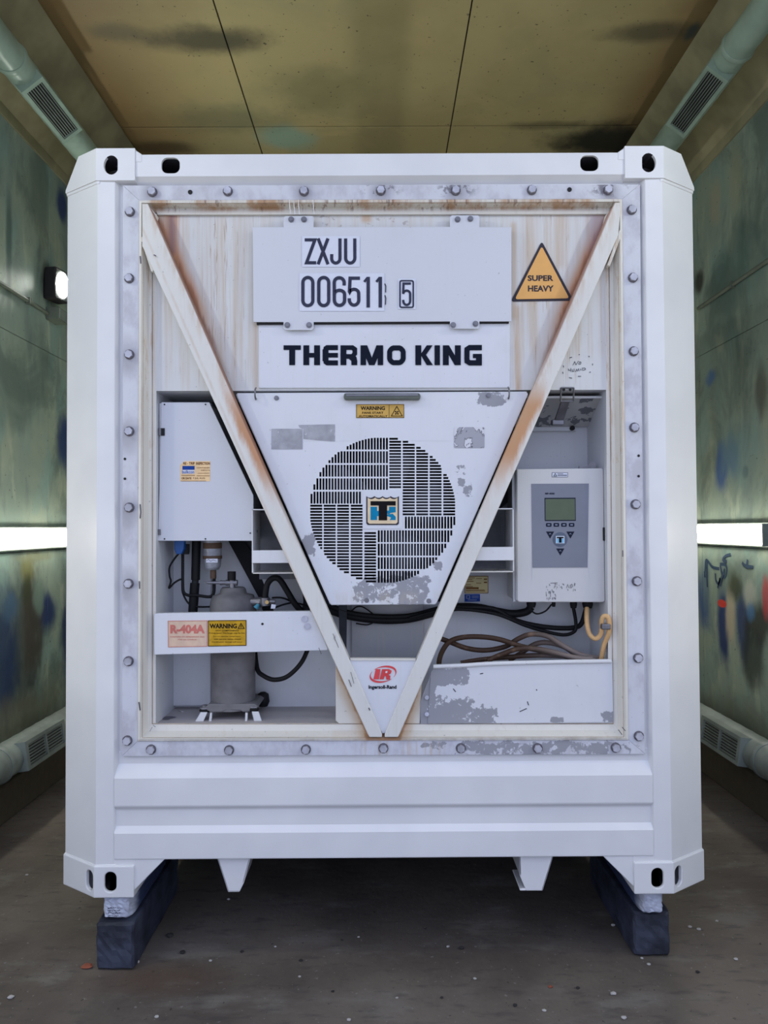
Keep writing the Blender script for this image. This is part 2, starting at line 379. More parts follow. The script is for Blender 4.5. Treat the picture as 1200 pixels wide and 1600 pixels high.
WX = 2.33
def wall_mat(name, side):
    g = G(name, 0.42)
    s = side
    n1 = g.noise(1.5, vec=(1, 1.2, 1), detail=6, rough=.6, off=(side, 0, 0), dist=.4)
    n2 = g.noise(2.6, vec=(1, 1.5, .8), detail=6, rough=.62, off=(5, 2 + side, 0), dist=.6)
    n3 = g.noise(4.2, vec=(1, 1.8, .5), detail=5, off=(1, 7, 3), dist=.3)
    Z = g.pos()[3]
    c = g.mix(g.ss(n1, .35, .65), rgb(102, 118, 110), rgb(140, 148, 128))
    c = g.mix(g.mul(g.ss(n2, .5, .66), .75), c, rgb(58, 78, 82))
    c = g.mix(g.mul(g.ss(n3, .54, .68), .55), c, rgb(176, 178, 152))
    c = g.mix(g.mul(g.ss(g.noise(2.4, vec=(1, 1.6, .8), detail=4, off=(3, 3, 8)), .5, .62), .7), c, rgb(104, 140, 138))
    c = g.mix(0.28, c, rgb(185, 208, 196))
    c = g.mix(g.mul(g.ss(g.noise(1.1, vec=(1, 1.3, 1), detail=5, off=(8, 1, 2), dist=.8), .48, .62), .55), c, rgb(66, 84, 82))
    # spray test patches and one painted bracket shadow: pixel centre, pixel radii, colour, strength
    if side < 0:
        bl = [(38, 1010, 28, 120, rgb(40, 52, 58), .8), (5, 1020, 22, 100, rgb(30, 52, 92), .9), (75, 955, 12, 26, rgb(28, 50, 98), .95), (104, 985, 9, 60, rgb(28, 46, 92), .9),
              (50, 985, 14, 70, rgb(70, 62, 52), .75), (16, 950, 12, 22, rgb(70, 100, 130), .8), (42, 890, 9, 20, rgb(118, 116, 60), .7), (42, 920, 6, 20, rgb(58, 66, 46), .8),
              (97, 320, 7, 20, rgb(34, 54, 110), .95), (100, 690, 9, 42, rgb(40, 62, 110), .95), (80, 448, 14, 28, rgb(50, 50, 46), .8), (60, 90 + 200, 16, 60, rgb(90, 104, 96), .6),
              (14, 380, 5, 90, rgb(60, 80, 80), .7), (10, 260, 12, 50, rgb(130, 155, 150), .5), (25, 620, 28, 60, rgb(84, 104, 100), .6), (60, 870, 30, 7, rgb(120, 124, 96), .6), (60, 930, 7, 26, rgb(120, 145, 135), .7),
              (30, 1120, 60, 30, rgb(110, 106, 84), .6)]
    else:
        bl = [(1130, 975, 9, 60, rgb(30, 52, 105), .95), (1100, 935, 9, 40, rgb(50, 80, 130), .9), (1142, 960, 7, 44, rgb(186, 176, 152), .9), (1160, 975, 10, 50, rgb(34, 56, 105), .9),
              (1148, 915, 12, 22, rgb(58, 66, 46), .9), (1172, 930, 10, 20, rgb(170, 175, 165), .85), (1185, 975, 18, 30, rgb(40, 44, 36), .9), (1178, 1030, 16, 40, rgb(42, 52, 50), .85),
              (1128, 943, 7, 6, rgb(206, 60, 50), 1.0), (1196, 930, 5, 30, rgb(190, 60, 70), .8), (1128, 730, 10, 36, rgb(58, 92, 150), .9), (1145, 712, 11, 30, rgb(62, 98, 152), .9), (1165, 736, 4, 9, rgb(50, 62, 70), .8),
              (1110, 590, 7, 10, rgb(75, 112, 170), .8), (1155, 700, 26, 50, rgb(120, 150, 150), .6), (1118, 310, 9, 34, rgb(170, 165, 140), .7), (1150, 270, 9, 60, rgb(160, 160, 130), .5), (1092, 440, 7, 18, rgb(42, 38, 34), .85),  # last entry is a bracket's shadow painted onto the wall
              (1190, 610, 10, 40, rgb(74, 70, 60), .7), (1100, 560, 8, 30, rgb(150, 170, 158), .7), (1160, 420, 40, 70, rgb(80, 104, 100), .5), (1150, 1130, 60, 40, rgb(120, 122, 104), .6), (1173, 955, 6, 14, rgb(70, 120, 170), .7), (1110, 900, 14, 50, rgb(120, 140, 128), .5)]
    for (x, y, rx, ry, col, st) in bl:
        p = atx(x, y, s * WX); q = atx(x - rx, y, s * WX); q2 = atx(x + rx, y, s * WX); t = atx(x, y - ry, s * WX)
        soft = .12 if col == rgb(206, 60, 50) else .5
        c = g.mix(g.mul(g.ell(p.y, p.z, abs(q.y - q2.y) / 2, abs(t.z - p.z), soft, ax=(2, 3), wob=(None if soft < .2 else g.noise(3.2, vec=(1, 2, 1), detail=3))), st), c, col)
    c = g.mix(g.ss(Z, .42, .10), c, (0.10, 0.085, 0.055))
    c = g.mix(g.mul(g.ss(g.noise(34, detail=3), .68, .72), .7), c, (0.05, 0.05, 0.05))
    g.bump(g.noise(7, detail=4), 0.12, 0.02)
    return g.out(c)
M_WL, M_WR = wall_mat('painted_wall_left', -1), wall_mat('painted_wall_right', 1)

g = G('olive_ceiling_board', 0.55)
c = g.mix(g.ss(g.noise(.9, detail=5, rough=.6), .38, .62), rgb(112, 100, 70), rgb(150, 140, 104))
c = g.mix(g.mul(g.ss(g.noise(1.3, detail=4, off=(4, 2, 0), dist=.5), .48, .66), .7), c, rgb(104, 112, 88))
c = g.mix(g.mul(g.ss(g.noise(1.8, detail=4, off=(1, 9, 0), dist=.6), .54, .68), .6), c, rgb(162, 144, 100))
c = g.mix(0.42, c, rgb(240, 222, 165))
X = g.pos()[1]
c = g.mix(g.mul(g.mx(g.ss(X, -.9, -2.0), g.ss(X, 1.5, 2.0)), .7), c, rgb(118, 82, 44))
def cpt(px, py, z=4.74): return atz(px, py, z)
for (x, y, rx, ry, col, st) in [(320, 62, 90, 20, rgb(66, 66, 58), .8), (180, 50, 40, 14, rgb(70, 76, 66), .5), (945, 220, 75, 26, rgb(22, 26, 28), .95), (1020, 50, 70, 14, rgb(70, 66, 54), .7), (1080, 50, 8, 14, rgb(40, 70, 80), .7),
                                (448, 214, 40, 17, rgb(160, 184, 164), 1.0), (500, 140, 80, 30, rgb(120, 122, 90), .5), (250, 232, 50, 10, rgb(50, 40, 30), .7), (860, 196, 60, 6, rgb(60, 54, 40), .5), (350, 185, 90, 20, rgb(96, 104, 84), .5)]:
    p = cpt(x, y); q = cpt(x + rx, y); t = cpt(x, y - ry); t2 = cpt(x, y + ry)
    c = g.mix(g.mul(g.ell(p.x, (t.y + t2.y) / 2, abs(q.x - p.x), abs(t.y - t2.y) / 2, .6, ax=(1, 2), wob=g.noise(3.5, detail=5, rough=.65)), st), c, col)
c = g.mix(g.mul(g.ss(g.noise(36, detail=3), .685, .71), .8), c, (0.03, 0.025, 0.02))
g.bump(g.noise(5, detail=4), 0.10, 0.02)
M_CEIL = g.out(c)
M_TRIM = flat('corner_board_paint', rgb(158, 152, 122), 0.5, var=0.2, scale=3)
M_DUCT = flat('sea_green_duct', rgb(150, 172, 160), 0.38, var=0.16, scale=4)
M_DUCTL = flat('grey_green_duct', rgb(128, 138, 134), 0.42, var=0.2, scale=5)
M_COND = flat('grey_conduit', rgb(100, 108, 98), 0.5)
M_BLOCK = flat('blue_black_timber', (0.035, 0.040, 0.060), 0.65, var=0.5, scale=9)
g = G('pale_front_block', 0.7)
c = g.mix(g.ss(g.noise(8, detail=5), .4, .65), (0.36, 0.38, 0.46), (0.50, 0.53, 0.62))
c = g.mix(g.ss(g.pos()[2], .03, .12), c, (0.03, 0.045, 0.10))  # turns dark blue towards the back
g.bump(g.noise(20, detail=4), .5, .01)
M_FOAM = g.out(c)
M_GROUND = flat('outside_ground', (0.30, 0.29, 0.27), 0.8)
def emis(name, col, s):
    g = G(name); g.b.inputs['Emission Color'].default_value = (*col, 1); g.b.inputs['Emission Strength'].default_value = s
    return g.out(col)
M_TUBE = emis('lit_diffuser', (1.0, 0.94, 0.80), TUBE)
M_FLOOD = emis('lit_flood_lens', (0.95, 1.0, 0.90), FLOOD)

# ------------------------------------------------------------------ mesh helpers
class MB:
    def __init__(s): s.v = []; s.f = []; s.sm = []
    def add(s, vs, fs, smooth=False):
        o = len(s.v); s.v += [tuple(v) for v in vs]; s.f += [tuple(i + o for i in f) for f in fs]; s.sm += [smooth] * len(fs); return s
    def box(s, x0, x1, y0, y1, z0, z1):
        vs = [(x, y, z) for x in (x0, x1) for y in (y0, y1) for z in (z0, z1)]
        return s.add(vs, [(0, 1, 3, 2), (4, 6, 7, 5), (0, 4, 5, 1), (2, 3, 7, 6), (0, 2, 6, 4), (1, 5, 7, 3)])
    def pbox(s, x0, y0, x1, y1, Yf, Yb):
        X0, X1, Z0, Z1 = rc(x0, y0, x1, y1, Yf); return s.box(X0, X1, Yf, Yb, Z0, Z1)
    def prism(s, pts, d):                     # pts: 3d polygon, d: extrusion vector
        n = len(pts); d = Vector(d); A = [Vector(p) for p in pts]; B = [p + d for p in A]
        return s.add(A + B, [tuple(range(n)), tuple(range(2 * n - 1, n - 1, -1))] + [(i, (i + 1) % n + 0, (i + 1) % n + n, i + n) for i in range(n)])
    def ppoly(s, pts, Yf, t):                 # pixel polygon on the plane Y=Yf, thickness t away from the camera
        return s.prism([at(x, y, Yf) for x, y in pts], (0, t, 0))
    def quad(s, a, b, c, d): return s.add([a, b, c, d], [(0, 1, 2, 3)])
    def tube(s, pts, r, n=8, closed=False, caps=True, rs=None):
        P = [Vector(p) for p in pts]; m = len(P); rings = []
        up = Vector((0.13, 0.21, 0.97)); nrm = None
        for i, p in enumerate(P):
            t = (P[min(i + 1, m - 1)] - P[max(i - 1, 0)]).normalized()
            if nrm is None: nrm = t.cross(up).normalized()
            nrm = (nrm - t * nrm.dot(t)).normalized(); b = t.cross(nrm)
            rr = rs[i] if rs else r
            rings.append([p + (nrm * math.cos(2 * PI * k / n) + b * math.sin(2 * PI * k / n)) * rr for k in range(n)])
        vs = [v for R in rings for v in R]; fs = []
        for i in range(m - 1):
            for k in range(n): fs.append((i * n + k, i * n + (k + 1) % n, (i + 1) * n + (k + 1) % n, (i + 1) * n + k))
        s.add(vs, fs, True)
        if caps:
            s.add(rings[0], [tuple(range(n - 1, -1, -1))]); s.add(rings[-1], [tuple(range(n))])
        return s
    def cyl(s, a, b, r, n=16, r2=None): return s.tube([a, b], r, n, rs=[r, r if r2 is None else r2])
    def lathe(s, cx, cy, prof, n=24, axis='Z'):   # prof [(r, z)]
        vs = []; fs = []
        for r, z in prof:
            for k in range(n):
                a = 2 * PI * k / n
                vs.append((cx + r * math.cos(a), cy + r * math.sin(a), z))
        for i in range(len(prof) - 1):
            for k in range(n): fs.append((i * n + k, i * n + (k + 1) % n, (i + 1) * n + (k + 1) % n, (i + 1) * n + k))
        return s.add(vs, fs, True)
    def ribbon(s, pts, w, Y, closed=False):
        Y -= 3e-5 * (len(s.f) % 97) ** .8   # pts in pixels, w in pixels, flat strokes on plane Y
        P = [Vector((x, y)) for x, y in pts]; n = len(P); L = []; R = []
        for i in range(n):
            if closed: a, b, c = P[i - 1], P[i], P[(i + 1) % n]
            else: a, b, c = P[max(i - 1, 0)], P[i], P[min(i + 1, n - 1)]
            d1 = (b - a); d2 = (c - b)
            d1 = d1.normalized() if d1.length > 1e-6 else d2.normalized(); d2 = d2.normalized() if d2.length > 1e-6 else d1
            n1 = Vector((-d1.y, d1.x)); n2 = Vector((-d2.y, d2.x)); m = (n1 + n2)
            m = m.normalized() if m.length > 1e-3 else n1
            k = min(1.0 / max(m.dot(n1), 0.35), 2.2)
            L.append(b + m * w / 2 * k); R.append(b - m * w / 2 * k)
        vs = [at(p.x, p.y, Y) for p in L + R]; N = n if closed else n - 1
        return s.add(vs, [(i, (i + 1) % n, n + (i + 1) % n, n + i) for i in range(N)])
    def pflat(s, pts, Y):
        if len(s.f) < 60: Y -= 3e-5 * (len(s.f) % 97) ** .8
        return s.add([at(x, y, Y) for x, y in pts], [tuple(range(len(pts)))])
    def prect(s, x0, y0, x1, y1, Y): return s.pflat([(x0, y0), (x0, y1), (x1, y1), (x1, y0)], Y)
    def mesh(s, name='m', recalc=True):
        me = bpy.data.meshes.new(name); me.from_pydata(s.v, [], s.f)
        me.polygons.foreach_set('use_smooth', s.sm)
        if recalc:
            b = bmesh.new(); b.from_mesh(me); bmesh.ops.recalc_face_normals(b, faces=b.faces); b.to_mesh(me); b.free()
        me.update(); return me
    def text(s, txt, x0, y0, x1, y1, Y, bold=0.0, shear=0.0):
        me = glyphs(txt, bold, shear)
        xs = [v.co.x for v in me.vertices]; ys = [v.co.y for v in me.vertices]
        a, b, c, d = min(xs), max(xs), min(ys), max(ys)
        vs = [at(x0 + (v.co.x - a) / (b - a) * (x1 - x0), y1 - (v.co.y - c) / (d - c) * (y1 - y0), Y) for v in me.vertices]
        return s.add(vs, [tuple(p.vertices) for p in me.polygons])
GL = {}
def glyphs(txt, bold, shear):
    k = (txt, bold, shear)
    if k in GL: return GL[k]
    cu = bpy.data.curves.new('text', 'FONT'); cu.body = txt; cu.offset = bold; cu.shear = shear; cu.resolution_u = 3
    o = bpy.data.objects.new('text', cu); COL.objects.link(o)
    dg = bpy.context.evaluated_depsgraph_get()
    me = bpy.data.meshes.new_from_object(o.evaluated_get(dg)); GL[k] = me
    bpy.data.objects.remove(o); bpy.data.curves.remove(cu)
    return me
def holed(outline, holes, Y, t):
    """plate with through holes, all given in pixels on plane Y; thickness t"""
    cu = bpy.data.curves.new('plate', 'CURVE'); cu.dimensions = '2D'; cu.fill_mode = 'BOTH'; cu.extrude = t / 2
    for poly in [outline] + holes:
        sp = cu.splines.new('POLY'); sp.points.add(len(poly) - 1); sp.use_cyclic_u = True
        for q, (x, y) in zip(sp.points, poly):
            w = at(x, y, Y); q.co = (w.x, w.z, 0, 1)
    o = bpy.data.objects.new('plate', cu); COL.objects.link(o)
    me = bpy.data.meshes.new_from_object(o.evaluated_get(bpy.context.evaluated_depsgraph_get()))
    bpy.data.objects.remove(o); bpy.data.curves.remove(cu)
    for v in me.vertices:
        x, z, y = v.co; v.co = (x, Y + t / 2 - y, z)
    for p in me.polygons: p.use_smooth = False
    me.materials.clear(); return me
def cut(me, cutters):
    o = bpy.data.objects.new('tmp', me); COL.objects.link(o); cs = []
    for c in cutters:
        k = bpy.data.objects.new('cut', c); COL.objects.link(k); cs.append(k)
        m = o.modifiers.new('b', 'BOOLEAN'); m.operation = 'DIFFERENCE'; m.object = k; m.solver = 'EXACT'
    r = bpy.data.meshes.new_from_object(o.evaluated_get(bpy.context.evaluated_depsgraph_get()))
    for k in cs + [o]: bpy.data.objects.remove(k)
    return r
def rrect(x0, y0, x1, y1, r, n=5):
    P = []
    for cx, cy, a0 in ((x1 - r, y1 - r, 0), (x0 + r, y1 - r, 90), (x0 + r, y0 + r, 180), (x1 - r, y0 + r, 270)):
        for k in range(n + 1):
            a = math.radians(a0 + 90 * k / n); P.append((cx + r * math.cos(a), cy + r * math.sin(a)))
    return P
def disc(x, y, r, n=14, ry=None):
    return [(x + r * math.cos(2 * PI * k / n), y + (ry or r) * math.sin(2 * PI * k / n)) for k in range(n)]
def spline(pts, k=6):
    P = [Vector(p) for p in pts]; out = []
    for i in range(len(P) - 1):
        a, b, c, d = P[max(i - 1, 0)], P[i], P[i + 1], P[min(i + 2, len(P) - 1)]
        for j in range(k):
            t = j / k
            out.append(0.5 * ((2 * b) + (c - a) * t + (2 * a - 5 * b + 4 * c - d) * t * t + (3 * b - a - 3 * c + d) * t ** 3))
    out.append(P[-1]); return out
def pxl(pts, Y=None):           # pixel way-points -> smooth world curve; each (x,y[,Y])
    return spline([at(p[0], p[1], p[2] if len(p) > 2 else Y) for p in pts])

# ------------------------------------------------------------------ object helpers
def thing(name, label, cat, loc, group=None):
    o = bpy.data.objects.new(name, None); o.empty_display_size = 0.05; COL.objects.link(o)
    o.location = loc; o['label'] = label; o['category'] = cat
    if group: o['group'] = group
    return o
def wloc(o):
    p = Vector(o.location); q = o.parent
    while q is not None: p = p + Vector(q.location); q = q.parent
    return p
def obj(name, me, mat, parent=None, label=None, bevel=0.0, seg=2, kind=None, loc=None):
    """mesh in world coordinates (or local with loc); children hold coordinates relative to the parent"""
    if isinstance(me, MB): me = me.mesh(name)
    if mat is not None:
        me.materials.clear(); me.materials.append(mat)
    o = bpy.data.objects.new(name, me); COL.objects.link(o)
    if loc is None:
        if parent is not None: loc0 = wloc(parent)
        else:
            loc0 = Vector((0, 0, 0))
            if len(me.vertices):
                n = len(me.vertices); loc0 = Vector((sum(v.co.x for v in me.vertices) / n, sum(v.co.y for v in me.vertices) / n, min(v.co.z for v in me.vertices)))
        if parent is not None:      # origin at the part's own centre
            n = len(me.vertices); cen = Vector((sum(v.co.x for v in me.vertices) / n, sum(v.co.y for v in me.vertices) / n, sum(v.co.z for v in me.vertices) / n))
            me.transform(Matrix.Translation(-cen)); o.parent = parent; o.location = cen - loc0
        else:
            me.transform(Matrix.Translation(-loc0)); o.location = loc0
    else:
        if parent is not None: o.parent = parent; o.location = Vector(loc) - wloc(parent)
        else: o.location = loc
    if label: o['label'] = label
    if kind: o['kind'] = kind
    if bevel:
        m = o.modifiers.new('bevel', 'BEVEL'); m.width = bevel; m.segments = seg; m.limit_method = 'ANGLE'; m.angle_limit = math.radians(35)
        m.harden_normals = False
    return o
def tag(o, label, cat, group=None):
    o['label'] = label; o['category'] = cat
    if group: o['group'] = group
    return o
def struct(name, label=None):
    o = bpy.data.objects.new(name, None); COL.objects.link(o); o['kind'] = 'structure'
    if label: o['label'] = label
    return o
def hexbolt(r, h, wr=None):
    m = MB()
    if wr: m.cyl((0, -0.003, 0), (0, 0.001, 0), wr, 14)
    A = [(r * math.cos(PI / 3 * k + .3), 0, r * math.sin(PI / 3 * k + .3)) for k in range(6)]
    m.prism(A, (0, -h, 0)); me = m.mesh('bolt'); return me

# ================================================================== ROOM
ZC = 4.74; XA = 1.97; ZW = 4.30; Y0, Y1 = -1.25, 8.0
fl = MB().box(-WX - .1, WX + .1, Y0, Y1 + .1, -0.12, 0.0)
o = obj('floor', fl, M_FLOOR, kind='structure'); o['label'] = 'dark stained concrete floor'
o = obj('ground', MB().box(-14, 14, -22, Y0 - .002, -0.14, -0.002), M_GROUND, kind='structure')
def in_panel_joint(a, b, seams, gap=0.004):
    """split [a,b] at seams, leaving recessed joints"""
    s = [a] + [q for q in seams if a < q < b] + [b]
    return [(s[i] + (gap / 2 if i else 0), s[i + 1] - (gap / 2 if i + 2 < len(s) else 0)) for i in range(len(s) - 1)]
yl = atx(76, 600, -WX).y; yr = atx(1091, 450, WX).y
for side, nm, mt, ys in ((-1, 'wall_left', M_WL, yl), (1, 'wall_right', M_WR, yr)):
    w = struct(nm)
    X = side * WX
    obj('backing', MB().box(min(X, X + side * .12) + (0.012 if side > 0 else -0), max(X, X + side * .12) - (0 if side > 0 else .012), Y0, Y1, 0, ZC), M_DARK, w)
    for (za, zb) in in_panel_joint(0.0, ZW, [1.545, 2.93]):
        for (ya, yb) in in_panel_joint(Y0, Y1, [ys - 5.0, ys - 2.5, ys, ys + 2.5, ys + 5.0]):
            obj('panel', MB().box(min(X, X + side * .012), max(X, X + side * .012), ya, yb, za, zb), mt, w, bevel=.0015, seg=1)
ce = struct('ceiling')
obj('backing', MB().box(-WX - .1, WX + .1, Y0, Y1, ZC + .012, ZC + .1), M_DARK, ce)
for (xa, xb) in in_panel_joint(-XA, XA, [-.96, .54], .009):
    for (ya, yb) in in_panel_joint(Y0, Y1, [-.37, 2.63, 5.63], .014):
        obj('panel', MB().box(xa, xb, ya, yb, ZC, ZC + .012), M_CEIL, ce, bevel=.0015, seg=1)
for side, nm in ((-1, 'trim_1'), (1, 'trim_2')):
    t = MB(); a = (side * XA, Y0, ZC - .001); b = (side * WX, Y0, ZW)
    t.prism([a, b, (side * (WX + .02), Y0, ZW), (side * (WX + .02), Y0, ZC + .01), (side * XA, Y0, ZC + .01)], (0, Y1 - Y0, 0))
    t.box(*sorted((side * WX, side * (WX - .012))), Y0, Y1, ZW - .06, ZW + .01)
    o = obj(nm, t, M_TRIM, kind='structure'); o['label'] = 'sloping corner board between %s wall and ceiling' % ('left' if side < 0 else 'right')
obj('wall_back', MB().box(-WX, WX, Y1, Y1 + .1, 0, ZC), M_WR, kind='structure')
# front gable over the open doorway (behind the viewer)
o = obj('wall_front', MB().box(-WX - .1, WX + .1, Y0 - .1, Y0, 4.45, ZC + .1), M_WR, kind='structure')
# low concrete curb along each wall
for side, nm in ((-1, 'baseboard_left'), (1, 'baseboard_right')):
    obj(nm, MB().box(*sorted((side * WX, side * (WX - .15))), Y0, Y1, 0, .22), flat('curb_' + nm, (0.085, 0.072, 0.05), .7), kind='structure', bevel=.01)

# ---- ducts
def duct(side, x, z, r, mat, grilles, label, gap_ring=1.0, low=False):
    t = thing('ventilation_duct', label, 'duct', (side * x, 0, z - r))
    m = MB(); prof = []
    n = 26; L = []
    y = Y0 + .05
    while y < Y1 - .05: L.append(y); y += .045
    # tube with shallow spiral seams every 9 cm
    rs = [r + (.0018 if i % 3 == 0 else 0) for i in range(len(L))]
    m.tube([(side * x, q + 0, z) for q in L], r, n, rs=rs)
    obj('pipe', m, mat, t)
    for yy in (grilles[0][0] - .16, grilles[0][0] + 1.35, grilles[0][0] - 1.66):
        c = MB(); c.tube([(side * x, yy, z), (side * x, yy + .02, z), (side * x, yy + .04, z)], r, n, rs=[r + .004, r + .011, r + .004])
        obj('collar', c, mat, t)
    for (ya, yb) in grilles:
        # vent faces down and towards the room for the upper ducts, up and inwards for the lower ones
        ang = math.radians(-52 if not low else 8)
        d = Vector((-side * math.cos(ang), 0, math.sin(ang))); u = Vector((-d.z * -side, 0, d.x * -side)) if False else Vector((d.z, 0, -d.x))
        C = Vector((side * x, 0, z)); w = r * .62; R = r + .004
        f = MB()
        def P(y, s, h): return C + d * h + u * s + Vector((0, y, 0))
        hh2 = r + .020
        f_h = r + .004
        def bar(ya_, yb_, s0, s1, h0, h1, M):
            pts = [P(ya_, s0, h0), P(ya_, s1, h0), P(ya_, s1, h1), P(ya_, s0, h1)]
            M.prism(pts, (0, yb_ - ya_, 0))
        for (a, b, s0, s1) in ((ya - .03, yb + .03, -w - .022, -w), (ya - .03, yb + .03, w, w + .022), (ya - .03, ya, -w, w), (yb, yb + .03, -w, w)):
            bar(a, b, s0, s1, r * .5, hh2, f)
        if low: bar((ya + yb) / 2 - .008, (ya + yb) / 2 + .008, -w, w, f_h, hh2, f)
        fr = obj('vent_frame', f, mat, t)
        k = MB(); bar(ya, yb, -w, w, r * .6, f_h + .002, k); obj('vent_opening', k, M_PAD, fr)
        nsl = 7
        for i in range(nsl):
            s0 = -w + (i + .35) * 2 * w / nsl
            k = MB(); bar(ya, yb, s0, s0 + .006, f_h, f_h + .010, k)
            obj('slat', k, M_DUCTL, fr)
    return t
duct(-1, 2.08, 1.69 + 2.66, .088, M_DUCT, [(1.36, 1.86)], 'sea-green spiral duct under the ceiling along the left wall')
duct(1, 2.03, 1.69 + 2.71, .088, M_DUCT, [(1.36, 1.92)], 'sea-green spiral duct under the ceiling along the right wall')
duct(-1, 2.14, .385, .097, M_DUCTL, [(1.36, 1.80)], 'grey-green floor duct with louvred vent along the left wall', low=True)
duct(1, 2.14, .385, .097, M_DUCTL, [(1.36, 1.80)], 'grey-green floor duct with louvred vent along the right wall', low=True)
gm = MB(); wr = bpy.data.objects['wall_right']
def wstroke(pts, w, k=[0]):
    k[0] += 1; X = WX - .0015 - k[0] * 2e-4
    P = [atx(1080 + x / 7.275, 780 + y / 7.275, X) for x, y in pts]
    Q = spline(P, 4); n = len(Q); L = []; R = []
    for i in range(n):
        d = Q[min(i + 1, n - 1)] - Q[max(i - 1, 0)]; q = Vector((0, -d.z, d.y)).normalized() * w / 2
        L.append(Q[i] + q); R.append(Q[i] - q)
    gm.add(L + R, [(i, i + 1, n + i + 1, n + i) for i in range(n - 1)])
for st in ([(150, 885), (160, 780), (165, 700), (190, 705), (240, 770), (320, 792)], [(325, 740), (385, 745), (405, 800), (380, 885), (350, 850), (330, 750)], [(275, 845), (280, 920), (310, 960), (330, 900), (300, 1010)],
           [(450, 630), (395, 645), (358, 690), (405, 712)], [(182, 705), (178, 860), (184, 1000)], [(150, 820), (158, 890)], [(640, 685), (628, 790)], [(578, 720), (612, 755), (705, 775)], [(380, 790), (345, 900), (330, 990)]):
    wstroke(st, .022)
obj('graffiti', gm, flat('graffiti_blue', rgb(44, 66, 92), .6), wr, label='dark blue sprayed scribble')
# ---- conduits, junction box, flood light
for side, y0_, pts, lab in ((-1, 0, [(0, 442), (80, 493)], 'thin grey conduit pipe running along the left wall'), (1, 0, [(1200, 404), (1091, 484)], 'thin grey conduit pipe running along the right wall')):
    z = (atx(*pts[0], side * (WX - .015)).z + atx(*pts[1], side * (WX - .015)).z) / 2
    ye = atx(*pts[1], side * (WX - .015)).y
    t = thing('conduit_pipe', lab, 'pipe', (side * (WX - .015), 0, z - .013))
    obj('pipe', MB().cyl((side * (WX - .015), Y0 + .1, z), (side * (WX - .015), ye, z), .013, 10), M_COND, t)
    for q in (-.8, 1.1, 1.9):
        obj('clip', MB().box(*sorted((side * WX, side * (WX - .032))), q, q + .02, z - .02, z + .02), M_COND, t)
t = thing('junction_box', 'grey junction box at the end of the left wall conduit', 'electrical box', (-WX + .04, 2.2, 3.1))
a = atx(76, 482, -WX + .03); b = atx(93, 508, -WX + .03)
obj('box_body', MB().box(-WX, -WX + .09, a.y + .02, a.y + .17, b.z, a.z + .02), M_COND, t, bevel=.004)
obj('cover', MB().box(-WX + .09, -WX + .095, a.y + .03, a.y + .16, b.z + .01, a.z + .01), M_DUCTL, t)
def flood(side, c, label):
    t = thing('flood_light', label, 'lamp', (side * (WX - .13), c.y, c.z - .1))
    def put(me):
        me.transform(Matrix.Rotation(math.radians(2), 4, 'Y') @ Matrix.Rotation(math.radians(-14), 4, 'Z'))
        if side > 0: me.transform(Matrix.Diagonal((-1, 1, 1, 1)))
        me.transform(Matrix.Translation(c)); return me
    obj('lamp_housing', put(MB().box(-.07, .02, -.075, .075, -.11, .11).mesh('body')), M_PAD, t, bevel=.01)
    me = MB().tube([(0.018, 0, 0), (0.024, 0, 0)], .065, 20).mesh('lens'); me.transform(Matrix.Diagonal((1, .95, 1.35, 1)))
    obj('lens', put(me), M_FLOOD, t)
    obj('bracket', MB().box(*sorted((side * WX, c.x - side * -.04)), c.y + .09, c.y + .13, c.z - .02, c.z + .02), M_PAD, t)
    return t
c = at(100, 446, 2.2); c.x -= .03
t = flood(-1, c, 'lit white flood lamp on the left wall beside the container')
for s_ in (-1, 1): flood(s_, Vector((s_ * (WX - .2), -.85, 3.5)), 'unseen flood lamp added high on the %s wall by the doorway' % ('left' if s_ < 0 else 'right'))  # unseen pair added to light the corner posts and ceiling
obj('cord', MB().tube(spline([(c.x - .05, 2.3, c.z - .12), (c.x - .12, 2.28, c.z - .2), (-WX + .06, 2.26, a.z + .02)]), .006, 6), M_BLK, t)
# ---- fluorescent battens
def batten(side, ya, yb, zc, label):
    t = thing('wall_batten_light', label, 'lamp', (side * (WX - .04), (ya + yb) / 2, zc - .08))
    obj('backplate', MB().box(*sorted((side * WX, side * (WX - .03))), ya - .01, yb + .01, zc - .075, zc + .075), M_DUCTL, t, bevel=.004)
    m = MB(); P = []
    for k in range(9):
        an = PI * k / 8; P.append(Vector((side * (WX - .028 - .055 * math.sin(an)), ya, zc + .062 * math.cos(an))))
    m.prism(P, (0, yb - ya, 0)); obj('diffuser', m, M_TUBE, t, bevel=.012)
    for q in (ya - .012, yb): obj('end_cap', MB().box(*sorted((side * (WX - .02), side * (WX - .088))), q, q + .012, zc - .068, zc + .068), M_DUCTL, t, bevel=.004)
ZL = 1.632
batten(-1, 1.00, 2.55, ZL, 'long glowing batten lamp on the left wall')
batten(1, 1.46, 3.01, ZL, 'long glowing batten lamp on the right wall')

batten(-1, -1.22, -.12, ZL, 'unseen batten lamp added on the left wall, nearer the doorway')  # unseen battens, left and right, added to warm the corner post chamfers
batten(1, -1.22, -.12, ZL, 'unseen batten lamp added on the right wall, nearer the doorway')
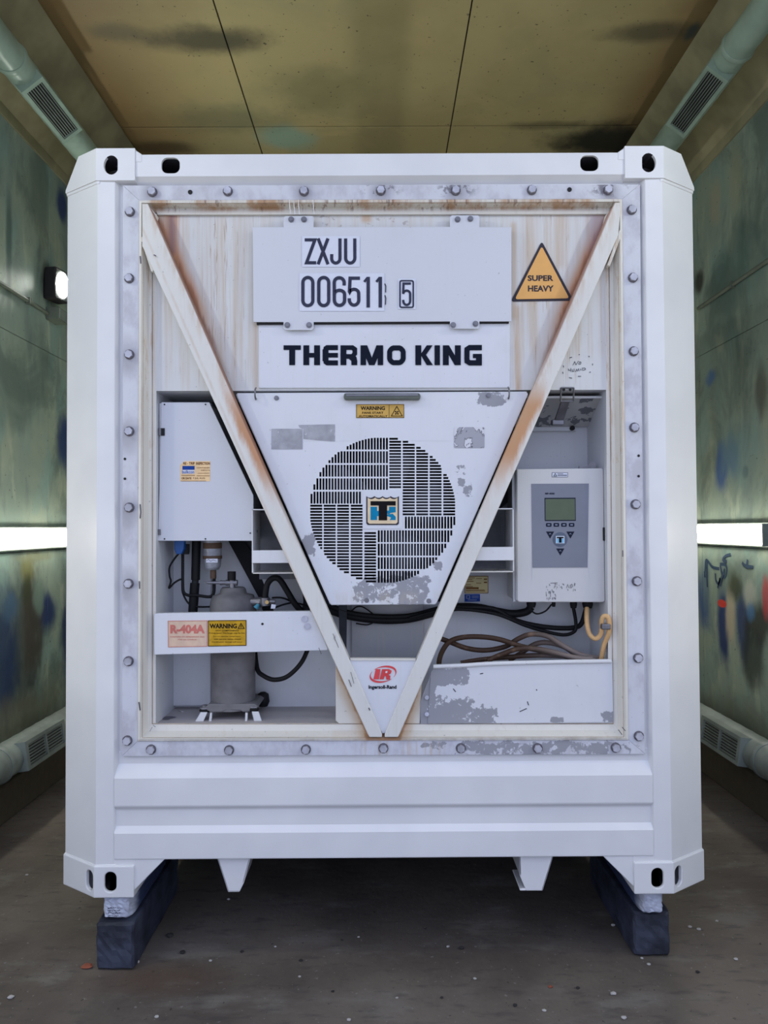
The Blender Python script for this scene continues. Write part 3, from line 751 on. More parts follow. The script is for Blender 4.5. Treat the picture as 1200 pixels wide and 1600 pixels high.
# ================================================================== CONTAINER
zt = (at(175, 233, 0).z + at(1015, 229, 0).z) / 2           # top of castings
zb = (at(180, 1402, 0).z + at(1020, 1396, 0).z) / 2         # bottom of castings
CO = 'shipping container'
con = thing('shipping_container', 'white freshly painted shipping container with chamfered corner posts, standing on timbers', 'container', (0, 0, zb))
OUT = (abs(at(103.5, 820, .107).x) + at(1089.5, 820, .107).x) / 2
FW = (abs(at(149.5, 820, 0).x) + at(1041, 820, 0).x) / 2
IN = (abs(at(178, 820, 0).x) + at(1015, 820, 0).x) / 2
ztc = (at(175, 283, 0).z + at(1015, 279, 0).z) / 2          # underside of top castings
zbc = (at(175, 1352, 0).z + at(1015, 1347, 0).z) / 2        # top of bottom castings
CD = .107
def mir(s, P): return [(s * x, y) for x, y in P]
def cast(s, z0, z1, top):
    p = .006; e = .004
    inn = FW - .148 if True else 0
    P = mir(s, [(inn, -p), (FW + e, -p), (OUT + p, CD - e), (OUT + p, .26), (inn, .26)])
    m = MB().prism([(x, y, z0) for x, y in P], (0, 0, z1 - z0)).mesh('c')
    bm = bmesh.new(); bm.from_mesh(m)
    if top:   # slanted outer top corner and inner shoulder
        r = bmesh.ops.bisect_plane(bm, geom=bm.verts[:] + bm.edges[:] + bm.faces[:], plane_co=(s * (OUT - .065), 0, z1), plane_no=Vector((s * 1, 0, .62)).normalized() , clear_outer=True)
        bmesh.ops.holes_fill(bm, edges=[q for q in bm.edges if q.is_boundary])
    bmesh.ops.recalc_face_normals(bm, faces=bm.faces); bm.to_mesh(m); bm.free()
    # hollow inside
    w = .009
    Q = mir(s, [(inn + w, w), (FW - .005, w), (OUT - w, CD + .005), (OUT - w, .24), (inn + w, .24)])
    cav = MB().prism([(x, y, z0 + .02) for x, y in Q], (0, 0, z1 - z0 - (.055 if top else .035))).mesh('h')
    cs = [cav]
    zc = (z0 + z1) / 2
    def slot(cx, rx, rz, dirv, base):
        pts = []
        for k in range(20):
            a = 2 * PI * k / 20; hx = rx * math.cos(a); hz = rz * math.sin(a)
            pts.append((hx, hz))
        return pts
    if top:
        X = s * (FW - .056)
        pts = [(X + .030 * math.cos(2 * PI * k / 20), -.05, zc - .003 + .038 * math.sin(2 * PI * k / 20)) for k in range(20)]
        pts = [(min(q[0], X + .025) if s < 0 else max(q[0], X - .025), q[1], q[2]) for q in pts]
        cs.append(MB().prism(pts, (0, .12, 0)).mesh('k'))
        # top lashing hole lets light in from above
        pts = [(s * (FW - .05) + .055 * math.cos(2 * PI * k / 20), .13 + .03 * math.sin(2 * PI * k / 20), z1 - .1) for k in range(20)]
        cs.append(MB().prism(pts, (0, 0, .2)).mesh('k'))
    else:
        X = s * (FW - .058)
        pts = [(x, -.05, z) for x, z in [(X + a, zc + b) for a, b in rrect(-.023, -.038, .023, .038, .022)]]
        cs.append(MB().prism(pts, (0, .09, 0)).mesh('k'))
        d = Vector((OUT - FW, CD, 0)).normalized(); nrm = Vector((-d.y, d.x, 0)) * 1.0   # outward normal is (+y?,...)
        nrm = Vector((d.y, -d.x, 0))
        c0 = Vector((FW, 0, zc)) + d * .030 + nrm * .06
        pp = [c0 + d * a + Vector((0, 0, b)) for a, b in rrect(-.021, -.038, .021, .038, .020)]
        pp = [Vector((s * q.x, q.y, q.z)) for q in pp]
        cs.append(MB().prism(pp, Vector((-s * nrm.x, -nrm.y, 0)) * .11).mesh('k'))
    me = cut(m, cs); me.materials.clear(); me.materials.append(M_NEW); me.materials.append(M_HOLLOW)
    for f in me.polygons:
        c = f.center; x = abs(c.x)
        # inner hollow faces: dark steel tone that also paints in the shade
        if z0 + .015 < c.z < z1 - .01 and c.y > .0075 and c.y < .245 and x > inn + .010:
            e = ((x - FW) * CD - (c.y) * (OUT - FW)) / math.hypot(CD, OUT - FW)
            if e < -.006 and x < OUT - .007: f.material_index = 1
    return me
M_HOLLOW = flat('shaded_hollow_steel', (0.05, 0.05, 0.06), .7)
for s in (-1, 1):
    obj('corner_casting', cast(s, ztc, zt, True), None, con, bevel=.004)
    obj('corner_casting', cast(s, zb, zbc, False), None, con, bevel=.004)
    # corner post: front face, chamfer, outer side, step down to the recessed band
    st = .030
    P = mir(s, [(IN - .085, st), (IN - .012, st), (IN, .002), (FW, 0), (OUT, CD), (OUT, .24), (IN - .085, .24)])
    obj('corner_post', MB().prism([(x, y, zbc - .002) for x, y in P], (0, 0, ztc - zbc + .004)), M_NEW, con, bevel=.003)
    # weld ledge between post and casting
    P = mir(s, [(IN - .01, -.003), (FW + .002, -.003), (OUT + .003, CD - .002), (OUT + .003, .2), (IN - .01, .2)])
    obj('weld_seam', MB().prism([(x, y, zbc - .008) for x, y in P], (0, 0, .012)), M_NEW, con, bevel=.004)
    P = mir(s, [(FW - .01, -.002), (FW + .002, -.002), (OUT + .003, CD - .002), (OUT + .003, .2), (FW - .01, .2)])
    obj('weld_seam', MB().prism([(x, y, ztc - .012) for x, y in P], (0, 0, .014)), M_NEW, con, bevel=.003)
# header beam with two lashing openings
zh = at(600, 240, 0).z; zh1 = at(600, 274, 0).z; zh2 = at(600, 289, .03).z
XI = FW - .146
hp = [(-XI, .0, zh)]
prof = [(.0, zh), (.0, zh1), (.030, zh2), (.030, zh2 - .02), (.24, zh2 - .02), (.24, zh)]
hm = MB().prism([(-XI, y, z) for y, z in prof], (2 * XI, 0, 0)).mesh('h')
cs = [MB().prism([(-XI - .01, y, z) for y, z in [(.012, zh - .01), (.012, zh1 + .006), (.04, zh2 + .012), (.2, zh2 + .012), (.2, zh - .01)]], (2 * XI + .02, 0, 0)).mesh('k')]
for (x, y) in ((266.5, 258.5), (921, 255)):
    p = at(x, y, 0); cs.append(MB().prism([(p.x + a, -.05, p.z + b) for a, b in rrect(-.036, -.031, .036, .031, .024)], (0, .09, 0)).mesh('k'))
hb_ = cut(hm, cs); hb_.materials.clear(); hb_.materials.append(M_NEW); hb_.materials.append(M_HOLLOW)  # dark second material paints in the shade behind the openings
for f in hb_.polygons:
    if f.center.y > .035 and abs(f.center.x) < XI and zh2 + .005 < f.center.z < zh - .002 and f.area < 5: f.material_index = 1
obj('header_beam', hb_, None, con, bevel=.003)
# shoulders blend the castings into the lower header
for s in (-1, 1):
    m = MB().prism([(s * XI, -.002, zt - .003), (s * (XI - .028), -.002, zh + .001), (s * (XI - .028), -.002, zh - .03), (s * XI, -.002, zh - .03)], (0, .2, 0))
    obj('shoulder_plate', m, M_NEW, con, bevel=.003)
# sill: bevelled ribs
Z = lambda y, Y=0: at(600, y, Y).z
prof = [(.027, Z(1170, .03)), (.027, Z(1190, .03)), (.0, Z(1214)), (.0, Z(1258)), (.014, Z(1264)), (.014, Z(1290)), (.0, Z(1300)), (.0, Z(1341)), (.05, Z(1341)), (.05, Z(1345)), (.24, Z(1345)), (.24, Z(1170))]
xs = IN + .0
obj('sill_panel', MB().prism([(-xs, y, z) for y, z in prof], (2 * xs, 0, 0)), M_NEW, con, bevel=.005)
# the post's recessed band closes onto the sill
for s in (-1, 1):
    a = at(205 if s < 0 else 997, 1348, 0); x1 = s * XI
    m = MB().prism([(s * (XI - .118), .004, Z(1341)), (s * (XI - .10), .004, Z(1341) + .012), (s * (XI + .005), .004, Z(1341) + .012), (s * (XI + .005), .004, zb + .018)], (0, .03, 0))
    obj('ledge_plate', MB().box(*sorted((s * (XI - .004), s * (IN + .004))), .003, .05, zbc - .004, Z(1341) + .01), M_NEW, con, bevel=.003)
    obj('gusset_plate', m, M_NEW, con, bevel=.003)
for s, pts in ((-1, [(337, 1344), (393, 1344), (381, 1380), (374, 1394), (356, 1394)]), (1, [(811, 1341), (867, 1341), (848, 1392), (822, 1392), (812, 1368)])):
    Zt = Z(1341) ; P = [at(x, y, .02) for x, y in pts]
    P[0].z = Zt + .01; P[1].z = Zt + .01
    m = MB(); m.prism(P, (0, .012, 0))
    m.prism([Vector(P[1]), Vector(P[2]), Vector(P[2]) + Vector((-.008, 0, 0)), Vector(P[1]) + Vector((-.008, 0, 0))], (0, .16, 0))
    m.prism([Vector(P[0]), Vector(P[-1]), Vector(P[-1]) + Vector((.008, 0, 0)), Vector(P[0]) + Vector((.008, 0, 0))], (0, .16, 0))
    zlo = P[3].z; xa, xb = P[-1].x, P[-2].x
    m.box(min(xa, xb), max(xa, xb), .02, .18, zlo, zlo + .008)
    obj('leg_bracket', m, M_NEW, con, bevel=.003)
# body
L = 6.05
for s in (-1, 1):
    m = MB(); zz = zb + .12
    m.box(*sorted((s * (OUT - .006), s * (OUT - .05))), .24, L - .2, zz, zt - .04)
    k = .32
    while k < L - .35: m.box(*sorted((s * (OUT - .001), s * (OUT - .01))), k, k + .04, zz + .1, zt - .14); k += .30
    obj('side_panel', m, M_NEW, con)
    obj('bottom_rail', MB().box(*sorted((s * (OUT - .002), s * (OUT - .12))), .24, L - .2, zb + .03, zz), M_NEW, con)
obj('roof_panel', MB().box(-OUT + .02, OUT - .02, .20, L - .2, zt - .08, zt - .035), M_NEW, con)
obj('rear_panel', MB().box(-OUT, OUT, L - .2, L, zb + .03, zt), M_NEW, con)
obj('underfloor', MB().box(-OUT + .12, OUT - .12, .24, L - .2, Z(1345) - .0, Z(1345) + .05), M_VDARK, con)
k = .5
while k < L - .4:
    obj('cross_member', MB().box(-OUT + .12, OUT - .12, k, k + .05, Z(1345) - .10, Z(1345)), M_VDARK, con); k += .45
for s in (-1, 1):
    obj('corner_casting', MB().box(*sorted((s * OUT, s * (OUT - .17))), L - .18, L + .005, zb, zb + .12), M_NEW, con)

# ---- timbers and blocks under the castings
def beam(px0, py0, px1, py1, Yf, length, name, label, mat, cat, rough=.006, zlo=None, zhi=None, taper=0.0, bev=.012):
    X0, X1, Z0, Z1 = rc(px0, py0, px1, py1, Yf)
    if zlo is not None: Z0 = zlo
    if zhi is not None: Z1 = zhi
    bm = bmesh.new(); bmesh.ops.create_cube(bm, size=1)
    bmesh.ops.bevel(bm, geom=bm.edges[:], offset=.17 if bev > .02 else .06, segments=4 if bev > .02 else 2, profile=.5, affect='EDGES')
    bmesh.ops.subdivide_edges(bm, edges=[e for e in bm.edges if e.calc_length() > .5], cuts=6, use_grid_fill=True)
    rnd = random.Random(len(name) + int(px0))
    for v in bm.verts:
        v.co = Vector(((v.co.x + .5) * (X1 - X0) + X0, (v.co.y + .5) * length + Yf, (v.co.z + .5) * (Z1 - Z0) + Z0))
        v.co += Vector((rnd.uniform(-1, 1), rnd.uniform(-1, 1), 0)) * rough * .5
    me = bpy.data.meshes.new(name); bm.to_mesh(me); bm.free()
    o = obj(name, me, mat); return tag(o, label, cat)
zmL = at(180, 1441, .0).z; zmR = at(1020, 1427, .05).z
beam(148.5, 1440, 209, 1505, -.005, .62, 'timber_block', 'long dark timber block on the floor under the left container corner', M_BLOCK, 'timber', zlo=0, zhi=zmL)
beam(990, 1425, 1048, 1483, .06, .62, 'timber_block', 'long dark timber block on the floor under the right container corner', M_BLOCK, 'timber', zlo=0, zhi=zmR)
beam(157, 1405, 205, 1441, .01, .50, 'packing_block', 'pale grey-white packing block with stamped face between left timber and container', M_FOAM, 'block', zlo=zmL, zhi=zb, bev=.03)
beam(1001, 1398, 1040, 1427, .03, .52, 'packing_block', 'pale rounded packing block between right timber and container', M_FOAM, 'block', zlo=zmR, zhi=zb, bev=.03)

pb = bpy.data.objects['packing_block']
m = MB(); rnd = random.Random(5)
for i in range(4):
    x = 168.5
    while x < 186:
        w_ = rnd.uniform(1, 3.2); m.ribbon([(x, 1418.8 + i * 4 + rnd.uniform(-.6, .6)), (x + w_, 1418.8 + i * 4 + rnd.uniform(-1.2, 1.2))], rnd.uniform(.7, 1.3), .006); x += w_ + rnd.uniform(.2, 1.2)
obj('stamp', m, M_NUM, pb, label='smudged dark stamp')
# ================================================================== REFRIGERATION UNIT
YF = .012      # face of the bolted flange
un = thing('refrigeration_unit', 'worn white refrigeration unit face bolted into the container end with V struts', 'refrigeration unit', (0, .03, at(600, 1180, YF).z))
# flange ring in four mitred strips
fo = [(192, 289.5), (1000, 288), (1008, 1178.5), (190.5, 1182)]
fi = [(217.5, 313), (972, 311), (982, 1156), (215, 1158)]
for i in range(4):
    j = (i + 1) % 4
    m = MB(); A = [at(*fo[i], YF), at(*fo[j], YF), at(*fi[j], YF + .002), at(*fi[i], YF + .002)]
    m.prism(A, (0, .02, 0)); obj('flange', m, M_FLANGE, un, bevel=.002)
# cream inner frame: raised lip then slope to the recess
i1 = [(217.5, 313), (972, 311), (982, 1156), (215, 1158)]
i2 = [(221, 317), (968.5, 315), (978, 1153), (219, 1154)]
i3 = [(233, 326), (957, 325), (965, 1141), (231, 1142)]
i4 = [(238, 333), (951, 333), (958, 1131), (238, 1131)]
i5 = [(245, 336), (945, 336), (951, 1130), (243, 1130)]
YY = [YF - .004, YF - .006, .045, .052, .055]
for i in range(4):
    j = (i + 1) % 4; m = MB()
    rings = [i1, i2, i3, i4, i5]
    m.quad(at(*i1[i], YF + .01), at(*i1[j], YF + .01), at(*i1[j], YY[0]), at(*i1[i], YY[0]))
    for a in range(4):
        m.quad(at(*rings[a][i], YY[a]), at(*rings[a][j], YY[a]), at(*rings[a + 1][j], YY[a + 1]), at(*rings[a + 1][i], YY[a + 1]))
    obj('inner_frame', m, M_FRAME, un)
M_SEAM = flat('dirty_brown_seam', (0.26, 0.17, 0.10), .8, var=.5, scale=15)
m = MB(); m.ribbon(i4, .9, .0500, True); obj('dirty_seam', m, M_SEAM, un)
m = MB(); m.ribbon([(x + (1 if x < 600 else -1) * 3.5, y + (1 if y < 600 else -1) * 1.5) for x, y in i2], .55, .004, True); obj('dirty_seam', m, M_SEAM, un)
# upper sheet and cavity shell
YU = .055; YB = .33
obj('upper_sheet', MB().ppoly([(245, 336), (945, 336), (950, 609), (243, 611)], YU, .012), M_UPPER, un)
obj('upper_lip', MB().ppoly([(243, 327.5), (953, 326.5), (950, 334.5), (246, 335.5)], YU - .012, .01), M_FRAME, un, bevel=.002)
x0, x1, z0, z1 = rc(243.5, 610, 950.5, 1130, YU)
obj('cavity_ceiling', MB().quad((x0, YU, z1), (x1, YU, z1), (x1, YB, z1), (x0, YB, z1)), M_CAV, un)
obj('cavity_floor', MB().box(x0, x1, YU, YB, z0 - .01, z0), M_FLOORT, un)
obj('cavity_side', MB().box(x0 - .01, x0, YU, YB, z0, z1), M_CAV, un)
obj('cavity_side', MB().box(x1, x1 + .01, YU, YB, z0, z1), M_CAV, un)
obj('cavity_back', MB().box(x0, x1, YB, YB + .01, z0, z1), M_CAV, un)
# rear panel with a folded face behind the compressor
m = MB(); X0, X1, Z0, Z1 = rc(270, 700, 330, 1103, .30); m.box(X0, X1, .295, YB, Z0, Z1); obj('rear_duct', m, M_CAV, un, bevel=.006)
m = MB(); m.pbox(549, 940, 662, 1060, .30, .32); obj('centre_back_panel', m, M_CAVG, un, bevel=.004)
# dark slanted shields beside the condenser housing
obj('slanted_shield', MB().ppoly([(330, 622), (372, 622), (470, 845), (520, 958), (452, 958), (357, 846)], .30, .02), M_DARK, un)
obj('slanted_shield', MB().ppoly([(850, 640), (818, 640), (795, 700), (740, 800), (775, 800), (800, 780), (800, 730)], .315, .01), M_DARK, un)
obj('foam_strip', MB().ppoly([(357, 846), (382, 846), (455, 960), (412, 960), (405, 935)], .285, .015), M_VDARK, un)
# divider posts beside the V foot
m = MB(); m.ppoly([(524.5, 1040), (598, 1040), (598, 1131), (530, 1131), (524.5, 1126)], .05, .05); obj('divider_post', m, M_FRAME, un, bevel=.002)
m = MB(); m.ppoly([(602, 1040), (660, 1040), (656, 1131), (602, 1131)], .052, .05); obj('divider_post', m, M_FRAME, un, bevel=.002)
# struts
YS = -.002
sl = [(222, 318), (231, 318), (241, 335), (597, 1147), (597, 1152), (577, 1152), (222, 384)]
sr = [(971, 316), (961, 316), (949, 335), (601, 1147), (601, 1152), (622, 1152), (966, 368)]
def strut(pts, mat, inner):
    m = MB(); m.prism([at(x, y, YS) for x, y in pts], (0, .006, 0))
    # folded inner and outer legs of the channel
    for a, b in inner:
        A, B = at(*a, YS + .004), at(*b, YS + .004); d = (B - A).normalized(); q = Vector((-d.z, 0, d.x)) * .005
        m.prism([A - q, B - q, B + q, A + q], (0, .05, 0))
    return obj('diagonal_strut', m, mat, un, bevel=.0035)
sL = strut(sl, M_STRL, [((239.5, 338), (594, 1145)), ((225, 386), (577, 1148))])
sR = strut(sr, M_STRR, [((951, 338), (604, 1145)), ((963, 370), (622, 1148))])
# welded corner plates at the top of the struts
obj('weld_plate', MB().ppoly([(231, 320), (245, 336), (242, 348), (232, 330)], .012, .03), M_FRAME, un, bevel=.004)
obj('weld_plate', MB().ppoly([(961, 318), (947, 336), (944, 350), (954, 332)], .012, .03), M_FRAME, un, bevel=.004)
obj('weld_plate', MB().ppoly([(219, 372), (224, 368), (240, 424), (236, 424)], .004, .03), M_FRAME, un, bevel=.003)
obj('weld_plate', MB().ppoly([(968, 358), (972, 366), (953, 416), (949, 414)], .004, .03), M_FRAME, un, bevel=.003)
# V foot plate with the maker's mark
fp = obj('foot_plate', MB().ppoly([(540, 1030.5), (652, 1031), (602, 1146), (597, 1146)], .012, .01), M_NAME, un, bevel=.002)
obj('plate_rim', MB().ppoly([(547, 1028.5), (650, 1029), (649, 1032), (548, 1032)], .008, .02), M_FRAME, fp)
m = MB(); cx, cy = 598.5, 1053.5; Y = .010
def cres(a0, a1, wmax, rx=21.5, ry=12.6, tilt=-16):
    P = []; Q = []
    for k in range(25):
        t = k / 24; a = math.radians(a0 + (a1 - a0) * t); w = .5 + wmax * math.sin(PI * t) ** 1.5
        for R, L_ in ((0, P), (-w, Q)):
            x, y = (rx + R) * math.cos(a), (ry + R) * math.sin(a); th = math.radians(tilt)
            L_.append((cx + x * math.cos(th) - y * math.sin(th), cy + x * math.sin(th) + y * math.cos(th)))
    return P, Q
for a0, a1 in ((60, 225), (-122, 45)):
    P, Q = cres(a0, a1, 2.8)
    m.add([at(*p, Y) for p in P + Q], [(i, i + 1, 26 + i, 25 + i) for i in range(24)])
m.pflat([(587, 1045.5), (594.5, 1045.5), (592, 1061.5), (583.5, 1061.5)], Y)
m.pflat([(597, 1045.5), (608, 1045.5), (612, 1048), (611, 1052), (607, 1054.5), (610, 1056), (609.5, 1062), (603.5, 1062), (603, 1057), (601, 1056.5), (599.5, 1061.5), (593, 1061.5)], Y)
obj('emblem', m, M_REDL, fp, label='red IR letters in an oval ring')
m = MB(); m.pflat([(602.5, 1048.5), (605.5, 1048.5), (605, 1051.5), (602, 1051.5)], Y - .001); obj('emblem_gap', m, M_NAME, fp)
obj('lettering', MB().text('Ingersoll-Rand', 576, 1070.5, 619.5, 1078, Y, .035), M_LINED, fp)
# bolts of the flange
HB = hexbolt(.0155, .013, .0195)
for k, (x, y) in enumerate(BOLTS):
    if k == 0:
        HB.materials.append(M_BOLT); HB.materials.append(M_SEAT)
        for f in HB.polygons: f.material_index = 1 if f.index < 16 else 0  # washer faces dark, painting in the shadow ring around each head
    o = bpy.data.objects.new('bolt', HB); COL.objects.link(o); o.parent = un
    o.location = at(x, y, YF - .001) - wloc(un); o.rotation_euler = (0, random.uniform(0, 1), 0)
hole = MB(); hole.cyl((0, 0, 0), (0, .004, 0), .009, 12); hole = hole.mesh('hole'); hole.materials.append(M_PAD)
holes = MB().cyl((0, 0, 0), (0, .004, 0), .005, 10).mesh('hole2'); holes.materials.append(M_PAD)
for (x, y, me) in ((297, 300, hole), (890, 296, hole), (195, 717, holes), (195, 748, holes), (998, 712, holes), (998, 744, holes)):
    o = bpy.data.objects.new('bolt_hole', me); COL.objects.link(o); o.parent = un; o.location = at(x, y, YF - .0015) - wloc(un)
for x in (452, 459, 466, 489): obj('paint_drip', MB().ribbon([(x, 312), (x + .5, 322), (x + 2, 335)], 1.0, -.002), M_NEW, un)
m = MB()
for st, w_ in (([(219, 788), (220, 800), (219, 810)], 2.2), ([(217.5, 908), (218, 920)], 2), ([(217, 1097), (219, 1110)], 2.4), ([(219, 400), (220, 412)], 2), ([(222, 378), (224, 381)], 2.5), ([(973, 860), (973, 870)], 1.5), ([(966, 1140), (972, 1148)], 1.2), ([(972, 1136), (977, 1142)], 1.2), ([(234, 1143), (238, 1136)], .7), ([(239, 1133), (243, 1136)], .7),
               ([(240, 398), (244, 400)], 1.6), ([(545, 1062), (549, 1073)], 1.2), ([(576, 1106), (578, 1110)], 2), ([(498, 1012), (502, 1022)], 1), ([(520, 990), (529, 1012)], .8), ([(548, 1050), (553, 1068)], .8)):
    m.ribbon(st, w_, -.007 if st[0][0] > 230 and st[0][1] < 1125 else YF - .0085)
obj('paint_chip', m, M_SEAT, un)
fl_ = MB(); p = at(285, 1107, .28); z_ = z0 + .001
fl_.add([(p.x - .015, .27, z0 + .001), (p.x + .015, .25, z0 + .003), (p.x + .012, .24, z0 + .001), (p.x - .012, .26, z0 + .006)], [(0, 1, 2, 3)])
obj('paint_flake', fl_, M_NEW, un)
fl_ = MB(); p = at(265, 1118, .18); fl_.add([(p.x + .028 * math.cos(a) * (1 + .4 * math.sin(3 * a)), .15 + .03 * math.sin(a), z0 + .001) for a in [2 * PI * k / 12 for k in range(12)]], [tuple(range(12))])
obj('floor_stain', fl_, M_SEAT, un)
# handwriting on the upper sheet
m = MB(); Y = YU - .0015
for st in ([(895, 571), (898, 565), (900, 570), (904, 564)], [(904, 569), (906, 565), (908, 566), (907, 569), (904, 569)],
           [(888, 576), (889, 579), (892, 578)], [(892, 575), (892, 581)], [(894, 577), (894.5, 580.5), (897, 580), (897, 576)], [(899, 581), (901, 577), (902, 580), (904, 576), (905, 580)],
           [(907, 576), (907.5, 579)], [(910, 579), (910, 575), (914, 575), (915, 577), (911, 579)]):
    m.ribbon(st, .8, Y)
for (a, b) in (((890, 559), (894, 558)), ((904, 554), (906, 554)), ((920, 556), (921, 558)), ((880, 571), (881, 574)), ((879, 581), (880, 584)), ((889, 590), (894, 591)), ((903, 588), (908, 588)), ((921, 582), (923, 581)), ((926, 568), (926, 571))):
    m.ribbon([a, b], 1.0, Y)
obj('handwriting', m, M_NUM, un, label='faint pen note reading NO HUMID')
# upper warning triangle
tr = thing('warning_triangle', 'orange triangle sign reading SUPER HEAVY, beside the right strut', 'sign', at(847, 470, YU))
def rtri(A, r, n=5):
    out = []
    for i in range(3):
        p = Vector(A[i]); a = (Vector(A[i - 1]) - p).normalized(); b = (Vector(A[(i + 1) % 3]) - p).normalized()
        q0 = p + a * r * 1.6; q1 = p + b * r * 1.6
        for k in range(n + 1):
            t = k / n; out.append(tuple((1 - t) ** 2 * q0 + 2 * t * (1 - t) * p + t * t * q1))
    return out
obj('border', MB().ppoly(rtri([(846.5, 376.5), (798, 471), (896, 469.5)], 4), YU - .003, .003), M_SBLK, tr)
obj('face', MB().ppoly(rtri([(846.5, 384.5), (804.5, 467.5), (889.5, 466)], 3), YU - .0045, .002), M_ORG, tr)
obj('lettering', MB().text('SUPER', 824.5, 430, 864.5, 439, YU - .0055, .03).text('HEAVY', 825, 446, 865, 455.5, YU - .0055, .03), M_SBLK, tr)

# ---- name panel below the number plate
nm = thing('name_panel', 'wide white panel with dark THERMO KING lettering above the fan cover', 'panel', at(600, 606, .045))
obj('sheet', MB().ppoly([(404, 500), (797, 500), (797, 606), (404, 606.5)], .046, .01), M_NAME, nm, bevel=.003)
m = MB(); Y = .044
def T(x0, x1):
    return lambda u, v: (x0 + u * (x1 - x0), 539.5 + v * 31.0)
hw, vw = 7.2, 9.2
def seg(P, f, w): m.ribbon([f(*p) for p in P], w, Y)
h2 = hw / 31 / 2
f = T(443, 470); seg([(0, h2), (1, h2)], f, hw); seg([(.5, 0), (.5, 1)], f, vw)
f = T(474, 500); v2 = vw / 26 / 2; seg([(v2, 0), (v2, 1)], f, vw); seg([(1 - v2, 0), (1 - v2, 1)], f, vw); seg([(0, .5), (1, .5)], f, hw)
f = T(504, 528); v2 = vw / 24 / 2
seg([(1, h2), (.30, h2), (v2 + .03, .16), (v2, .32), (v2, .68), (v2 + .03, .84), (.30, 1 - h2), (1, 1 - h2)], f, hw + .6); seg([(v2, .5), (1, .5)], f, hw); seg([(v2, .2), (v2, .8)], f, vw)
f = T(532, 558); v2 = vw / 26 / 2
seg([(v2, 1), (v2, 0)], f, vw); seg([(0, h2), (.72, h2), (.86, .2), (.86, .42), (.72, .56), (.2, .56)], f, hw); seg([(.62, .58), (.80, .68), (.83, .8), (.83, 1)], f, vw)
f = T(563, 599); v2 = vw / 36 / 2
m.ribbon([f(v2, 0), f(v2, 1)], vw - .6, Y); m.ribbon([f(1 - v2, 0), f(1 - v2, 1)], vw - .6, Y); m.pflat([f(0.02, 0), f(.30, 0), f(.5, .62), f(.70, 0), f(.98, 0), f(.62, 1), f(.38, 1)], Y)
m.pflat([f(0.02, 0), f(.02, .02), f(.02, .02)], Y) if False else None
f = T(604, 634)
m.ribbon([(604.8 + 4 + 21.2 * (.5 + .5 * max(-1, min(1, 1.12 * math.cos(a)))), 539.8 + 3.8 + 23.0 * (.5 + .5 * max(-1, min(1, 1.12 * math.sin(a))))) for a in [2 * PI * k / 32 for k in range(32)]], 7.9, Y, True)
f = T(649, 676); v2 = vw / 27 / 2
seg([(v2, 0), (v2, 1)], f, vw); m.pflat([f(.30, .46), f(.66, 0), f(1.0, 0), f(.62, .48), f(1.02, 1), f(.66, 1)], Y)
f = T(679, 687.5); seg([(.5, 0), (.5, 1)], f, 8.5)
f = T(692, 720); v2 = vw / 28 / 2
seg([(v2, 0), (v2, 1)], f, vw); seg([(1 - v2, 0), (1 - v2, 1)], f, vw); m.pflat([f(0.02, 0), f(.34, 0), f(.98, 1), f(.66, 1)], Y)
f = T(725, 753); v2 = vw / 28 / 2
seg([(1, h2), (.32, h2), (.17, .2), (v2, .36), (v2, .64), (.17, .8), (.32, 1 - h2), (1, 1 - h2)], f, hw + 1); seg([(1 - v2, 1), (1 - v2, .46)], f, vw); seg([(.5, .54), (1, .54)], f, hw - .5)
obj('lettering', m, M_LINED, nm)

# ---- number plate
YP = .030
npl = thing('number_plate', 'large white bolted plate with dark ZXJU 006511 5 lettering', 'plate', at(597, 503, YP))
obj('plate', holed([(395, 355), (443, 355), (443, 340), (446, 337.5), (488, 337.5), (490, 340), (490, 355), (703, 354.5), (703, 339), (706, 336.5), (747, 336.5), (749, 339), (749, 355),
                    (799, 355), (799, 502), (749, 502), (749, 511), (747, 513.5), (706, 513.5), (703.5, 511), (703, 502), (490, 503), (490, 513), (487, 515.5), (446, 515.5), (443, 513), (443, 503), (396, 503)], [], YP, .006), M_PLATE, npl, bevel=.0015)
obj('backing', MB().ppoly([(400, 358), (795, 358), (795, 505), (401, 507)], YP + .008, .012), M_PAD, npl)
HS = hexbolt(.0085, .006, .0115); HS.materials.append(M_STEEL)
for (x, y) in ((455, 343), (475, 343), (715, 343), (735, 342), (449, 508), (483, 508), (708, 508), (743, 506)):
    o = bpy.data.objects.new('bolt', HS); COL.objects.link(o); o.parent = npl; o.location = at(x, y, YP - .001) - wloc(npl)
Y = YP - .002
obj('vinyl_patch', MB().prect(472, 369, 562, 417, Y), M_VINYL, npl)
obj('vinyl_patch', MB().prect(468, 427, 600.5, 486, Y), M_VINYL, npl)
obj('vinyl_patch', MB().prect(622, 435.5, 649.5, 483, Y), M_VINYL, npl)
Y = YP - .003; m = MB()
w = 5
m.ribbon([(476, 374.8), (492, 374.8), (479, 410.5), (494, 410.5)], w, Y)
m.ribbon([(497, 372.5), (512.5, 413)], w, Y); m.ribbon([(512.5, 372.5), (497, 413)], w, Y)
def arc(cx, cy, rx, ry, a0, a1, n=10): return [(cx + rx * math.cos(math.radians(a0 + (a1 - a0) * k / n)), cy + ry * math.sin(math.radians(a0 + (a1 - a0) * k / n))) for k in range(n + 1)]
m.ribbon([(531.2, 372.5), (531.2, 404)] + arc(524.7, 404, 6.5, 7, 0, 180) + [(518.3, 397)], w, Y)
m.ribbon([(540, 372.5), (540, 403)] + arc(547.2, 403, 7.2, 8, 180, 0) + [(554.3, 372.5)], w, Y)
for x in (481, 505.8): m.ribbon(arc(x, 441.5, 7.8, 8, 180, 360) + arc(x, 469.5, 7.8, 8, 0, 180), 5.2, Y, True)
